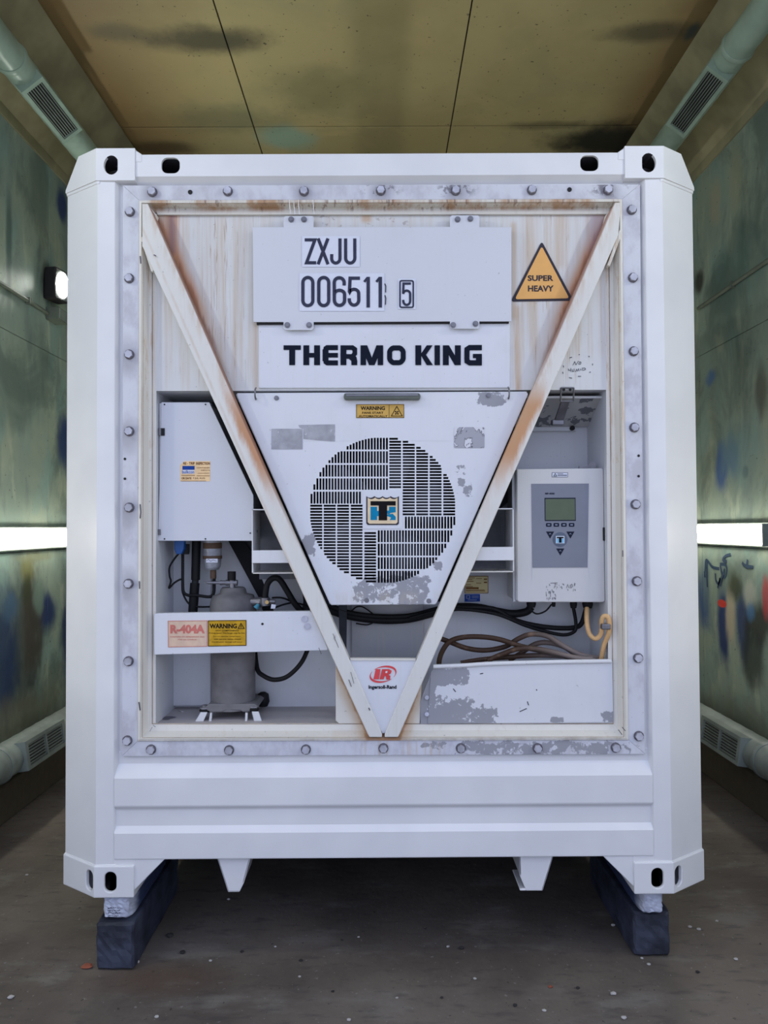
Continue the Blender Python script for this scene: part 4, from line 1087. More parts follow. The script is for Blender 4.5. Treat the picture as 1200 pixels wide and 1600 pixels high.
m.ribbon([(537.8, 446)] + arc(530, 441.5, 7.8, 7.6, 0, -180) + [(522.3, 468)] + arc(530.4, 469, 8, 8.2, 180, 0) + [(538.4, 460)] + arc(530.4, 460, 8, 6.5, 0, -180), 5.2, Y)
m.ribbon([(562.5, 434.7), (547, 434.7), (546, 455.5)] + arc(553.2, 458.5, 7.2, 6.5, 200, 360) + arc(553.2, 468.5, 7.4, 8.3, 0, 180) + [(545.8, 466)], 5.2, Y)
for x in (575.3, 594.2): m.ribbon([(x, 480.5), (x, 432.5)], 5.4, Y); m.ribbon([(x - 6.2, 440.5), (x - 1.5, 434.5)], 3.8, Y)
m.ribbon([(601.2, 443), (602.8, 447), (602.5, 457)], 1.6, Y); m.ribbon([(601.5, 461), (602.8, 466), (602.2, 476)], 1.6, Y)
m.ribbon(rrect(625, 438.6, 645.7, 480.2, 2.5, 3), 2.4, Y, True)
m.ribbon([(642, 443), (630.5, 443), (630, 457.5)] + arc(635.5, 459.5, 5.4, 5.5, 200, 360) + arc(635.5, 470, 5.4, 6.4, 0, 180) + [(629.8, 468.5)], 3.6, Y)
obj('lettering', m, M_NUM, npl)

# ---- fan cover with punched slots
YV = .040
fc = thing('fan_cover', 'chipped white trapezoid fan cover with round pinwheel grille and badge', 'fan cover', at(600, 944, YV))
CXc, CYc, RR = 598.0, 797.3, 114.2
slots = []
def hrow(x0, x1, y0, y1):
    y = y0
    while y + 2.7 < y1 + .3:
        yc = y + 1.5; d = RR ** 2 - (yc - CYc) ** 2
        if d > 0:
            h = math.sqrt(d); a, b = max(x0, CXc - h), min(x1, CXc + h)
            if b - a > 3: slots.append([(a, y), (b, y), (b, y + 3.1), (a, y + 3.1)])
        y += 4.72
def vcol(x0, x1, y0, y1):
    x = x1 - 2.7
    while x > x0 - .3:
        xc = x + 1.35; d = RR ** 2 - (xc - CXc) ** 2
        if d > 0:
            h = math.sqrt(d); a, b = max(y0, CYc - h), min(y1, CYc + h)
            if b - a > 3: slots.append([(x - .2, a), (x + 2.9, a), (x + 2.9, b), (x - .2, b)])
        x -= 4.72
PX = lambda x: 470 + x / 4.615
PY = lambda y: 670 + y / 4.615
for (a, b) in ((65, 150), (162, 248), (260, 345), (357, 440)): vcol(485, PX(627), PY(a), PY(b))
vcol(PX(68), PX(432), PY(453), PY(540))
hrow(PX(638), PX(723), PY(65), PY(430))
for (a, b) in ((735, 822), (832, 918), (929, 1015), (1027, 1113)): hrow(PX(a), PX(b), PY(65), PY(625))
vcol(PX(748), PX(1113), PY(633), PY(720))
for (a, b) in ((732, 818), (828, 915), (926, 1012), (1023, 1110)): vcol(PX(553), PX(1113), PY(a), PY(b))
for (a, b) in ((68, 155), (165, 252), (262, 348), (360, 445)): hrow(PX(a), PX(b), PY(548), PY(1110))
hrow(PX(458), PX(543), PY(745), PY(1110))
out = [(371, 615), (822, 612.5), (824.5, 616), (682, 941), (680, 943.5), (518, 944.5), (515.5, 942), (370, 618)]
def grille_sheet(out, slots, Y, t, bx=(482, 716), by=(681, 914)):
    m = MB(); sl = [(round(q[0][0], 2), round(q[2][0], 2), round(q[0][1], 1), round(q[2][1], 1)) for q in slots]
    (bx0, bx1), (by0, by1) = bx, by
    L = [(511, 942), (367, 618)]; 
    xl = lambda y: 370.5 + (515.5 - 370.5) * (y - 618) / (942 - 618)
    xr = lambda y: 824.5 + (682 - 824.5) * (y - 616) / (941 - 616)
    for YY in (Y, Y + t):
        m.pflat([(371.5, 615), (370.5, 618), (xl(by0), by0), (xr(by0), by0), (824.5, 616), (822, 612.5)], YY)
        m.pflat([(xl(by1), by1), (515.5, 942), (518, 944.5), (680, 943.5), (682, 941), (xr(by1), by1)], YY)
        ys = sorted({by0, by1} | {q[2] for q in sl} | {q[3] for q in sl})
        for a, b in zip(ys, ys[1:]):
            if b - a < 1e-4: continue
            c = (a + b) / 2; xs = sorted([(q[0], q[1]) for q in sl if q[2] < c < q[3]]); x = None
            for u, v in xs + [(None, None)]:
                p = (xl(a), xl(b)) if x is None else (x, x); q = (xr(a), xr(b)) if u is None else (u, u)
                if q[0] > p[0] + 1e-3: m.pflat([(p[0], a), (p[1], b), (q[1], b), (q[0], a)], YY)
                x = v
    for x0, x1, y0, y1 in sl:
        c = [(x0, y0), (x1, y0), (x1, y1), (x0, y1)]
        for i in range(4):
            m.quad(at(*c[i], Y), at(*c[(i + 1) % 4], Y), at(*c[(i + 1) % 4], Y + t), at(*c[i], Y + t))
    return m.mesh('sheet', recalc=False)
obj('cover_sheet', grille_sheet(out, slots, YV, .0016), M_COVER, fc)
m = MB()   # folded edges
for i in range(len(out)):
    A, B = at(*out[i], YV + .003), at(*out[(i + 1) % len(out)], YV + .003); d = (B - A).normalized(); q = Vector((-d.z, 0, d.x)) * .002
    m.prism([A, B, B + q, A + q], (0, .03, 0))
obj('folded_edge', m, M_COVER, fc)
o = obj('rubber_handle', MB().prism([at(x, y, YV - .022) for x, y in rrect(537, 614, 657, 624.5, 4)], (0, .022, 0)), M_HANDLE, fc, label='long black rubber pull along the top edge', bevel=.004)
obj('handle_shine', MB().pbox(541, 615.5, 653, 618.5, YV - .024, YV - .02), M_STEEL, o)
for (x, y) in ((400, 613), (794, 612)):
    p = at(x, y - 2, YV)
    obj('hook', MB().tube(spline([p + Vector((0, -.002, .012)), p + Vector((0, -.02, .0)), p + Vector((0, -.022, -.022)), p + Vector((0, -.008, -.034)), p + Vector((0, .0, -.03))]), .0032, 8), M_STEEL, fc)
HS2 = hexbolt(.007, .005, .0095); HS2.materials.append(M_STEEL)
for (x, y) in ((432, 622), (763, 618), (573, 938), (670, 939), (377, 655), (814, 652)):
    o = bpy.data.objects.new('screw', HS2); COL.objects.link(o); o.parent = fc; o.location = at(x, y, YV - .001) - wloc(fc)
Y = YV - .0015
obj('sticker_residue', MB().prect(424, 670, 472.5, 702, Y), M_RESID, fc)
obj('sticker_residue', MB().pflat([(466, 664), (523.5, 663), (523.5, 690), (500, 688.5), (474, 686), (474, 670), (468, 668)], Y + .0005), M_RESID, fc)
obj('sticker_residue', MB().pflat(rrect(709.5, 667.5, 757, 700, 2), Y), M_RESID2, fc)
def label_plate(parent, x0, y0, x1, y1, Y, mat, name='sticker', label=None):
    return obj(name, MB().pbox(x0, y0, x1, y1, Y, Y + .001), mat, parent, label=label)
Y = YV - .0012
lp = label_plate(fc, 556.5, 631.5, 631.5, 653, Y, M_GOLD, label='gold warning label about fans starting automatically')
m = MB(); Y2 = Y - .0008
m.text('WARNING', 563.5, 634.8, 601.5, 640.8, Y2, .03).text('FANS START', 566, 643.3, 599, 646.6, Y2, .02).text('AUTOMATICALLY', 560.5, 648.6, 605.5, 651.8, Y2, .02)
m.ribbon([(608, 632), (608, 652.6)], .6, Y2); m.ribbon([(556.9, 632), (556.9, 652.6), (631, 652.6), (631, 632)], .7, Y2, True)
m.ribbon([(620, 635), (611.5, 650), (628.5, 650)], 1, Y2, True)
for a in (0, 90, 180, 270): m.pflat([(620 + q * math.cos(math.radians(a + b)), 645 + q * math.sin(math.radians(a + b))) for q, b in ((0, 0), (3.4, 20), (3.6, 45), (3.0, 70))], Y2)
obj('lettering', m, M_INK, lp)
# badge
bp = obj('badge_plate', MB().pbox(567, 767, 629, 826, YV - .003, YV - .0005), M_NAME, fc)
BX = lambda x: 470 + x / 4.615
BY = lambda y: 670 + y / 4.615
def scal(x0, y0, x1, y1, n=4, amp=2.6):
    P = [(x0, y1 - 2.5), (x0 + 2.5, y1), (x1 - 2.5, y1), (x1, y1 - 2.5), (x1, y0)]
    m_ = 24
    for k in range(1, m_):
        t = k / m_; x = x1 + (x0 - x1) * t
        P.append((x, y0 + amp * abs(math.sin(PI * n * t + 0)) ** .8))
    P.append((x0, y0)); return P
bo = obj('badge', MB().ppoly(scal(572.3, 775.2, 623.3, 820.4), YV - .0045, .0015), M_SBLK, bp)
def bpart(n, pts, mat, Y): return obj(n, MB().pflat(pts, Y), mat, bp)
bpart('badge_field', scal(574.4, 777.4, 621.2, 818.3), M_CREAM, YV - .0055)
bpart('badge_letter', [(BX(a), BY(b)) for a, b in ((503, 562), (550, 562), (550, 592), (562, 592), (562, 630), (550, 630), (550, 658), (503, 658))], M_TEAL, YV - .0062)
bpart('badge_letter', [(BX(a), BY(b)) for a, b in ((636, 562), (684, 562), (684, 602), (650, 606), (636, 616), (622, 612), (622, 590), (636, 590))], M_TEAL, YV - .0062)
bpart('badge_letter', [(BX(a), BY(b)) for a, b in ((636, 616), (662, 612), (684, 634), (684, 658), (640, 658), (652, 640), (622, 630), (622, 616))], M_TEAL, YV - .0062)
bpart('badge_letter', [(BX(a), BY(b)) for a, b in ((503, 522), (684, 522), (684, 553), (622, 553), (622, 660), (562, 660), (562, 553), (503, 553))], M_INK, YV - .0068)
# fan behind the grille
fan = thing('condenser_fan', 'dark axial fan seen through the slots of the grille', 'fan', at(CXc, 910, .16))
C0 = at(CXc, CYc, .14); RM = .30
m = MB(); n = 40; vs = []; fs = []
prof = [(RM - .006, YV + .02), (RM, YV + .02), (RM, .30), (RM - .006, .30), (RM - .006, YV + .02)]
for r, y in prof:
    for k in range(n): vs.append((C0.x + r * math.cos(2 * PI * k / n), y, C0.z + r * math.sin(2 * PI * k / n)))
for i in range(len(prof) - 1):
    for k in range(n): fs.append((i * n + k, i * n + (k + 1) % n, (i + 1) * n + (k + 1) % n, (i + 1) * n + k))
m.add(vs, fs, True); obj('shroud', m, M_VDARK, fan)
obj('back_disc', MB().prism([(C0.x + RM * math.cos(2 * PI * k / n), .295, C0.z + RM * math.sin(2 * PI * k / n)) for k in range(n)], (0, .005, 0)), M_VDARK, fan)
obj('hub', MB().cyl((C0.x, .10, C0.z), (C0.x, .19, C0.z), .06, 20), M_FAN, fan)
for b in range(5):
    vs = []; fs = []
    for i in range(6):
        r = .055 + i * .045
        for j in range(5):
            a = 2 * PI * b / 5 + (j / 4 - .5) * .85 + i * .05
            vs.append((C0.x + r * math.cos(a), .12 + .05 * j / 4, C0.z + r * math.sin(a)))
    for i in range(5):
        for j in range(4): fs.append((i * 5 + j, i * 5 + j + 1, (i + 1) * 5 + j + 1, (i + 1) * 5 + j))
    o = obj('blade', MB().add(vs, fs, True), M_FAN, fan); q = o.modifiers.new('s', 'SOLIDIFY'); q.thickness = .004
# mask housing behind the cover (dark box around the fan)
hb = MB(); P = [(358, 616), (838, 614), (698, 942), (502, 943)]
for i in range(4):
    A, B = at(*P[i], YV + .006), at(*P[(i + 1) % 4], YV + .006); d = (B - A).normalized(); q = Vector((-d.z, 0, d.x)) * .004
    if i in (1, 3): obj('housing_side', MB().prism([A, B, B + q, A + q], (0, .20, 0)), M_VDARK, un)
obj('housing_back', MB().ppoly([(358, 616), (838, 614), (698, 940), (502, 941)], .305, .004), M_VDARK, un)

# ---- left access box
YL = .085
ab = thing('access_box', 'white five-sided access box with inspection sticker, left of the fan', 'cabinet', at(320, 845, .2))
X0 = at(247, 700, .19)
obj('box_body', MB().prism([at(x, y, YL + .004) for x, y in ((249, 630), (326, 630), (394, 776), (394, 843), (249, 843))], (0, .2, 0)), M_CAV, ab)
obj('front_cover', MB().prism([at(x, y, YL) for x, y in ((252, 628.5), (327, 628.5), (396, 774), (396, 845), (246, 845), (247, 840))], (0, .004, 0)), M_PLATE, ab, bevel=.0015)
sc = MB().cyl((0, -.001, 0), (0, .001, 0), .0032, 8).mesh('scr'); sc.materials.append(M_PAD)
for (x, y) in ((257, 632), (321, 632), (257, 842), (321, 842), (391, 778 + 55)):
    o = bpy.data.objects.new('screw', sc); COL.objects.link(o); o.parent = ab; o.location = at(x, y, YL - .0008) - wloc(ab)
obj('latch', MB().pbox(251.5, 669, 257, 680.5, YL - .004, YL), M_PAD, ab)
obj('hinge_pin', MB().pbox(247.5, 669, 251.5, 680, YL - .006, YL), M_STEEL, ab)
obj('hinge_pin', MB().pbox(246.5, 827, 250.5, 836, YL - .006, YL), M_STEEL, ab)
Y = YL - .001
st_ = obj('sticker', MB().ppoly([(288, 720.5), (328.5, 720.5), (328.5, 752), (281.5, 752), (281.5, 727)], Y, .0008), M_LAB, ab, label='cream and blue trip inspection sticker')
Y2 = Y - .0008; m = MB()
m.text('RE - TRIP', 286.5, 722, 304.2, 726, Y2, .03).text('INSPECTION', 306.5, 722, 328, 726.3, Y2, .03)
m.text('CONTAINER', 307.5, 729.8, 327.8, 732, Y2, .01).text('DEPOTS', 314, 733.8, 327.8, 735.8, Y2, .01).text('OR DATE', 283.5, 745.6, 299, 749, Y2, .03).text('7 JUL AUG', 301.5, 745.8, 320, 749.2, Y2, .01)
m.ribbon([(283.5, 742.8), (304.5, 742.8)], .8, Y2); m.ribbon([(307, 743.4), (327.6, 743.4)], .6, Y2); m.ribbon([(309, 739.4), (327, 739.2)], .5, Y2); m.ribbon([(283, 751.4), (322, 751.4)], .5, Y2)
obj('lettering', m, M_BRN, st_)
obj('blue_band', MB().prect(285, 728, 304, 734, Y2), M_BLU, st_)
obj('white_band', MB().prect(284, 734.2, 304, 740.2, Y2), M_VINYL, st_)
obj('band_lettering', MB().text('bulkcon', 284.6, 734.8, 303.4, 739.8, Y2 - .0006, .01), M_BLU, st_)

# ---- side brackets (pockets) beside the V
def bracket(L_, label, pts):
    t = thing('side_bracket', label, 'bracket', at((pts['wx'] + pts['ix']) / 2, pts['by'], .05))
    s = 1 if pts['ix'] > pts['wx'] else -1
    zt_, zb_ = at(pts['wx'], pts['ty'], .03).z, at(pts['wx'], pts['by'], .03).z
    xw = at(pts['wx'], 850, .03).x; xi = at(pts['ix'], 850, .03).x; xt = at(pts['tx'], 800, .03).x
    th = .004
    obj('side_wall', MB().box(*sorted((xw, xw + s * th)), .03, .20, zb_, zt_), M_UNIT, t)
    obj('top_wall', MB().box(*sorted((xw, xt)), .03, .20, zt_ - th, zt_), M_UNIT, t)
    obj('bottom_wall', MB().box(*sorted((xw, xi)), .03, .20, zb_, zb_ + th), M_FRAME, t)
    obj('crossbar', MB().box(*sorted((xw, xi)), .026, .05, at(400, pts['c1'], .026).z, at(400, pts['c0'], .026).z), M_UNIT, t, bevel=.002)
    return t
bl = bracket(-1, 'small white open bracket with crossbar left of the fan cover', dict(wx=393.5, ix=462, tx=415, ty=795.5, by=896.5, c0=860, c1=880))
obj('rivet', MB().cyl(at(397.5, 830, .12) + Vector((0, 0, 0)), at(397.5, 830, .12) + Vector((.012, 0, 0)), .006, 8), M_STEEL, bl)
br = bracket(1, 'small white open bracket with crossbar beside the controller', dict(wx=803, ix=735, tx=778, ty=794, by=894, c0=857, c1=878))
# grey sheet inside the pockets
obj('pocket_back', MB().pbox(405, 800, 470, 905, .27, .28), M_POCK, un)
obj('pocket_back', MB().pbox(722, 795, 803, 890, .27, .28), M_POCK, un)
obj('pocket_back', MB().ppoly([(407, 898), (470, 898), (474, 940), (470, 960), (430, 960)], .275, .005), M_CAVG, un)

# ---- compressor
cp = thing('compressor', 'grey cylindrical compressor behind the label beam on four splayed feet', 'compressor', at(365, 1118, .19))
CY_ = .20; cc = at(364.5, 1000, CY_); cxw = cc.x
R1 = (at(398, 1060, CY_).x - at(330, 1060, CY_).x) / 2
zz = lambda y: at(365, y, CY_).z
obj('shell', MB().lathe(cxw, CY_, [(R1, zz(1104)), (R1 * 1.0, zz(1010)), (R1 * 1.05, zz(1000)), (R1 * 1.05, zz(945)), (R1 * 1.0, zz(936)), (R1 * .93, zz(930)), (R1 * .62, zz(927)), (R1 * .57, zz(920)), (R1 * .5, zz(917.5)), (0.001, zz(917))], 36), M_COMP, cp)
bb = MB(); bb.prism([at(x, y, .11) for x, y in ((318, 1108), (330, 1113), (346, 1113), (352, 1110), (375, 1110), (380, 1113), (398, 1111), (404, 1104), (398, 1100), (326, 1100))], (0, .18, 0))
obj('base_plate', bb, M_COMP, cp, bevel=.004)
for (x, y) in ((319, 1106), (396, 1104)):
    p = at(x, y, .115); k = obj('mount_nut', MB().lathe(p.x, .125, [(.021, p.z - .004), (.021, p.z), (.012, p.z + .001), (.012, p.z + .009), (.001, p.z + .009)], 14), M_STEEL, cp)
    obj('rubber_mount', MB().lathe(p.x, .125, [(.018, p.z - .004), (.022, p.z - .012), (.018, p.z - .02)], 14), M_BLK, k)
for pts in ([(313, 1113), (324, 1113), (315, 1133), (302, 1132)], [(328, 1114), (331, 1114), (330, 1131), (325, 1133)], [(383, 1114), (387, 1114), (386, 1133), (382, 1133)], [(393, 1112), (404, 1112), (410, 1130), (398, 1133)]):
    obj('foot', MB().ppoly(pts, .10, .004).ppoly([(pts[0][0], pts[0][1]), (pts[0][0] + 1.2, pts[0][1]), (pts[3][0] + 1.2, pts[3][1]), (pts[3][0], pts[3][1])], .10, .05), M_UNIT, cp, bevel=.001)
p = at(411, 1092, .28); obj('rear_mount', MB().lathe(p.x, .28, [(.020, p.z - .03), (.028, p.z - .01), (.024, p.z + .02), (.012, p.z + .028), (.001, p.z + .03)], 14), M_BLK, cp)
# service valve on the top and the side port
v = MB(); a = at(362, 893, .17); b = at(362, 906.5, .17); v.cyl((a.x, .17, b.z), (a.x, .17, a.z), .017, 16); obj('valve_cap', v, M_BLK, cp, label='black valve cap')
v = MB(); c2 = at(363, 919, .17); v.cyl((a.x + .002, .17, c2.z), (a.x + .002, .17, b.z), .012, 12); v.cyl(at(371, 910.5, .17), at(353, 910.5, .17), .013, 6); v.cyl(at(353, 910.5, .17), at(347, 910.5, .17), .009, 10); v.cyl(at(347, 910.5, .17), at(344, 910.5, .17), .011, 6)
v.cyl(at(344, 910.5, .17), at(325, 910.5, .17), .006, 10); v.cyl(at(325, 910.5, .17), at(319, 910.5, .17), .005, 10, .002); obj('service_valve', v, M_STEEL, cp)
v = MB(); v.cyl(at(394, 941, .17), at(420, 940, .15), .018, 16); v.cyl(at(404, 941, .165), at(409, 941, .16), .022, 8); v.cyl(at(414, 934, .15), at(414, 946, .15), .02, 6); v.cyl(at(421, 940, .15), at(430, 940, .15), .010, 12); obj('side_port', v, M_STEEL, cp)
v = MB(); v.cyl(at(417, 941, .125), at(417, 941, .14), .008, 10); obj('port_plug', v, M_BRASS, cp)
v = MB(); v.cyl(at(400, 950, .13), at(404, 944, .13), .012, 10, .006); obj('port_cap', v, M_TEALP, cp, label='teal cap')
obj('label_tag', MB().ppoly([(424, 944), (431, 945), (430, 951), (423, 951)], .12, .002), M_VINYL, cp)
# oil filter can
fcn = thing('filter_drier', 'small grey filter canister with silver label hanging under the access box', 'filter', at(331, 890, .2))
ff = lambda y: at(332, y, .2).z
cxf = at(332, 870, .2).x
obj('canister', MB().lathe(cxf, .2, [(.034, ff(840)), (.036, ff(850)), (.037, ff(868)), (.034, ff(885)), (.026, ff(890)), (.001, ff(891))], 22), M_SILVER, fcn)
obj('canister_band', MB().lathe(cxf, .2, [(.039, ff(868)), (.0395, ff(869)), (.0395, ff(872)), (.039, ff(873))], 22), M_BRONZE, fcn)
obj('canister_band', MB().lathe(cxf, .2, [(.037, ff(848)), (.0385, ff(849)), (.0385, ff(856)), (.037, ff(857))], 22), M_BRONZE, fcn)
obj('paper_label', MB().prect(322, 873, 340, 879, .162).v and MB().pbox(322, 873, 340, 879, .161, .163), M_VINYL, fcn)
obj('lettering', MB().text('BOSCH', 323, 874, 339, 878, .1605, .02) if False else MB().ribbon([(323, 876), (326, 874), (329, 877), (333, 875), (339, 877)], .8, .1605), M_STEEL, fcn)
obj('outlet', MB().cyl((cxf + .003, .2, ff(904)), (cxf + .003, .2, ff(889)), .013, 12), M_BRONZE, fcn)
obj('outlet_pipe', MB().tube(pxl([(334.5, 902, .2), (334.5, 922, .2), (332, 930, .2), (325, 932.5, .2), (306, 930, .2), (294, 930, .2), (287, 925, .2), (285.5, 912, .2), (285.5, 885, .2), (285.5, 862, .2)]), .0065, 8), M_BLK, fcn)
# suction line and hoses
hs = thing('suction_line', 'thick black insulated vertical pipe left of the compressor', 'pipe', at(303, 955, .22))
obj('upper_sleeve', MB().cyl(at(307, 845, .22), at(305.5, 906, .22), .0185, 14), M_BLK, hs)
obj('lower_sleeve', MB().cyl(at(304.5, 911, .22), at(301, 962, .22), .0195, 14), M_BLK, hs)
obj('joint', MB().cyl(at(305.5, 905, .22), at(304.5, 912, .22), .014, 12), M_PAD, hs)
bc = thing('blue_connector', 'blue plastic plug with thin wire below the access box', 'connector', at(280, 866, .16))
obj('plug', MB().ppoly([(272, 844), (288, 844), (287, 858), (283, 866), (275, 866), (272, 858)], .15, .03), M_BLUEP, bc, bevel=.004)
obj('wire', MB().tube(pxl([(279, 865, .16), (272, 874, .17), (265, 886, .18), (265, 900, .18), (267, 908, .18), (264, 919, .18), (272, 911, .18), (280, 906, .19), (285, 905, .2)]), .004, 7), M_BLK, bc)
gl = thing('cable_gland', 'black gland fitting beside the blue plug with a cable curving down', 'cable', at(289, 868, .2))
obj('gland', MB().lathe(at(289, 862, .2).x, .2, [(.018, at(289, 866, .2).z), (.02, at(289, 862, .2).z), (.02, at(289, 850, .2).z)], 12), M_PAD, gl)
obj('wire', MB().tube(pxl([(286, 868, .21), (284.5, 915, .21), (287, 930, .21), (296, 944, .21), (310, 948, .21), (330, 948, .21)]), .004, 7), M_BLK, gl)
tag(obj('discharge_hose', MB().tube(pxl([(414, 936, .15), (417, 915, .15), (424, 905, .15), (432, 903, .15), (439, 908, .15), (449, 924, .16), (462, 945, .17), (478, 962, .19)]), .0125, 10), M_BLK), 'black hose looping up from the compressor side port', 'hose')
tag(obj('drain_hose', MB().tube(pxl([(398, 1010, .27), (402, 1045, .2), (412, 1056, .17), (427, 1062, .15), (445, 1059, .14), (460, 1048, .14), (473, 1032, .15), (482, 1012, .17), (488, 1000, .19)]), .0095, 10), M_BLK), 'black hose drooping below the label beam right of the compressor', 'hose')
for pts, lab in (([(425, 934, .2), (440, 934, .2), (455, 940, .22), (475, 955, .24), (500, 960, .26)], 'thin black wire beside the side port, uppermost'),
                 ([(428, 950, .19), (445, 944, .2), (462, 942, .22), (490, 950, .25)], 'thin black wire beside the side port, lowermost')):
    tag(obj('thin_wire', MB().tube(pxl(pts), .004, 7), M_BLK), lab, 'wire')
# debris on the cavity floor
for (x, y, r_, c_) in ((282, 1128, 0, 0), (266, 1114, 0, 0)):
    pass

# ---- label beam
lb = thing('label_beam', 'white horizontal beam with R-404A and yellow warning labels in front of the compressor', 'beam', at(370, 1022, .03))
YBm = .03
obj('beam_face', MB().prism([at(x, y, YBm) for x, y in ((240.5, 961), (243, 958.5), (484, 955), (487, 957), (512, 1013), (511, 1016), (241, 1023))], (0, .004, 0)), M_NAME, lb, bevel=.0015)
obj('beam_flange', MB().prism([at(x, y, YBm + .004) for x, y in ((242, 959.5), (484, 956), (484, 957.5), (242, 961))], (0, .05, 0)), M_UNIT, lb)
obj('beam_flange', MB().prism([at(x, y, YBm + .004) for x, y in ((242, 1020.5), (511, 1013.5), (511, 1015.5), (242, 1022.5))], (0, .05, 0)), M_UNIT, lb)
HD = MB().cyl((0, -.005, 0), (0, .001, 0), .0125, 18).mesh('dome'); HD.materials.append(M_BOLT)
for (x, y) in ((476, 967), (480, 978.5)):
    o = bpy.data.objects.new('bolt', HD); COL.objects.link(o); o.parent = lb; o.location = at(x, y, YBm) - wloc(lb)
o = bpy.data.objects.new('bolt_hole', holes); COL.objects.link(o); o.parent = lb; o.location = at(410, 975, YBm - .001) - wloc(lb)
Y = YBm - .0012; Y2 = Y - .0008
pk = obj('sticker', MB().ppoly([(262, 970), (324, 969.3), (324, 1010.3), (262.5, 1011.5)], Y, .001), M_PINK, lb, label='faded pink refrigerant label reading R-404A')
m = MB(); m.text('R-404A', 266, 976, 320, 990, Y2, .05).text('CONTAINS HFC REFRIGERANT AND', 266, 994, 319.5, 996, Y2, .01).text('POE OIL CHARGE', 278, 998.5, 307, 1000.3, Y2, .01)
m.ribbon([(262.6, 970.4), (323.5, 969.8), (323.5, 1009.8), (263, 1011)], .7, Y2, True); obj('lettering', m, M_RED, pk)
yw = obj('sticker', MB().ppoly([(325, 969.3), (385, 968.7), (385, 1009), (325, 1010.3)], Y, .001), M_YEL, lb, label='yellow hot components warning label')
m = MB(); m.text('WARNING', 327.5, 974.5, 370, 982, Y2, .035).text('HOT COMPONENTS', 337, 984.3, 373, 986.5, Y2, .015).text('Compressor Discharge may be hot', 327, 988, 382.5, 990.8, Y2, .01)
m.text('Do not operate compressor', 333, 993.5, 376, 995.5, Y2, .005).text('with service valves closed', 334, 997.5, 376, 999.7, Y2, .005).text('Compressor damage will occur', 331, 1002, 379, 1004.4, Y2, .005)
m.ribbon([(325.7, 970), (384.4, 969.4), (384.4, 1008.4), (325.7, 1009.6)], .9, Y2, True); m.ribbon([(376.5, 974), (372, 982), (381.5, 982)], 1, Y2, True); m.ribbon([(376.6, 976.5), (376.6, 980.5)], 1, Y2)
obj('lettering', m, M_BRN if False else M_INK, yw)

# ---- controller
YCt = .10
ct = thing('controller_box', 'off-white controller box with grey-blue keypad panel and green screen', 'control box', at(875, 941, .2))
obj('box_body', MB().prism([at(x, y, YCt + .008) for x, y in ((806, 733.5), (943, 733.5), (945, 940), (806, 939))], (0, .2, 0)), M_BOX, ct, bevel=.006)
dr = obj('door', MB().prism([at(x, y, YCt) for x, y in ((807.5, 733), (941, 731.5), (943, 734), (945.5, 939), (943, 941), (811, 941), (808, 938))], (0, .010, 0)), M_BOX, ct, bevel=.004)
obj('hinge_strip', MB().pbox(801, 735, 805, 940, YCt + .03, YCt + .05), M_CAV, ct)
pf = MB(); pf.prism([at(x, y, YCt - .0025) for x, y in ((830.5, 756), (920, 755.5), (918, 886.5), (832, 887))], (0, .002, 0))
kp = obj('keypad_panel', pf, M_BEZ, ct, label='blue-grey keypad panel')
for a, b in (((832, 887), (831, 905)), ((918.5, 887), (921.5, 904))):
    A = at(*a, YCt - .001); B = at(*b, YCt - .001)
    obj('moulded_ridge', MB().prism([A, B, B + Vector((.003, 0, 0)), A + Vector((.003, 0, 0))], (0, .003, 0)), M_CAV, ct)
Y = YCt - .0035
obj('screen_surround', MB().pbox(851.2, 777.8, 899.5, 814, Y, Y + .001), M_KEY, kp)
obj('screen', MB().pbox(852.3, 779.5, 898.5, 812.5, Y - .0006, Y), M_LCD, kp, label='blank grey-green display')
obj('lettering', MB().text('MP-4000', 851.7, 769.8, 866.5, 772.6, Y, .04), M_KEY, kp)
for i, x in enumerate((857.5, 869.3, 881.2, 893.2)):
    k = obj('key', MB().ppoly(rrect(x - 4.3, 817.2, x + 4.3, 823, 1.2, 2), Y, .001), M_KEY, kp)
    if i < 1e9: pass
m = MB()
for x in (857.5, 869.3, 881.2, 893.2): m.prect(x - 2, 819.2, x + 2, 821, Y - .001)
obj('key_print', m, M_KEYL, kp)
for (x, y, w_, h_) in ((859.5, 830.5, 6.3, 11), (891.3, 830.5, 6.3, 11), (875.5, 857, 6.3, 11)):
    obj('arrow_key', MB().ppoly([(x - w_, y), (x, y + h_), (x + w_, y)], Y, .001), M_KEY, kp)
m = MB()
for (x, y) in ((859.5, 833.5), (891.3, 833.5), (875.5, 860)): m.ribbon([(x - 1.6, y + 1.6), (x, y - .2), (x + 1.6, y + 1.6)], .7, Y - .001)
m.prect(853.5, 824.6, 855, 825.9, Y); m.prect(860, 824.6, 861.2, 825.9, Y)
obj('key_print', m, M_KEYL, kp)
obj('round_key', MB().ppoly(disc(875.2, 843, 11.6, 28), Y, .001), M_KEYC, kp)
obj('key_badge', MB().prect(868.5, 837.5, 882, 849, Y - .0012), M_VINYL, kp)
obj('key_badge', MB().prect(869.8, 841.6, 873.2, 848.3, Y - .0018).prect(877.6, 841.6, 880.8, 848.3, Y - .0018), M_LBLU, kp)
obj('key_badge', MB().pflat([(870, 838.8), (880.7, 838.8), (880.7, 841), (877.5, 841), (877.5, 848), (873.3, 848), (873.3, 841), (870, 841)], Y - .0022), M_INK, kp)
lc = obj('sticker', MB().pbox(862.3, 738, 887.5, 745.6, YCt - .001, YCt), M_VINYL, ct)
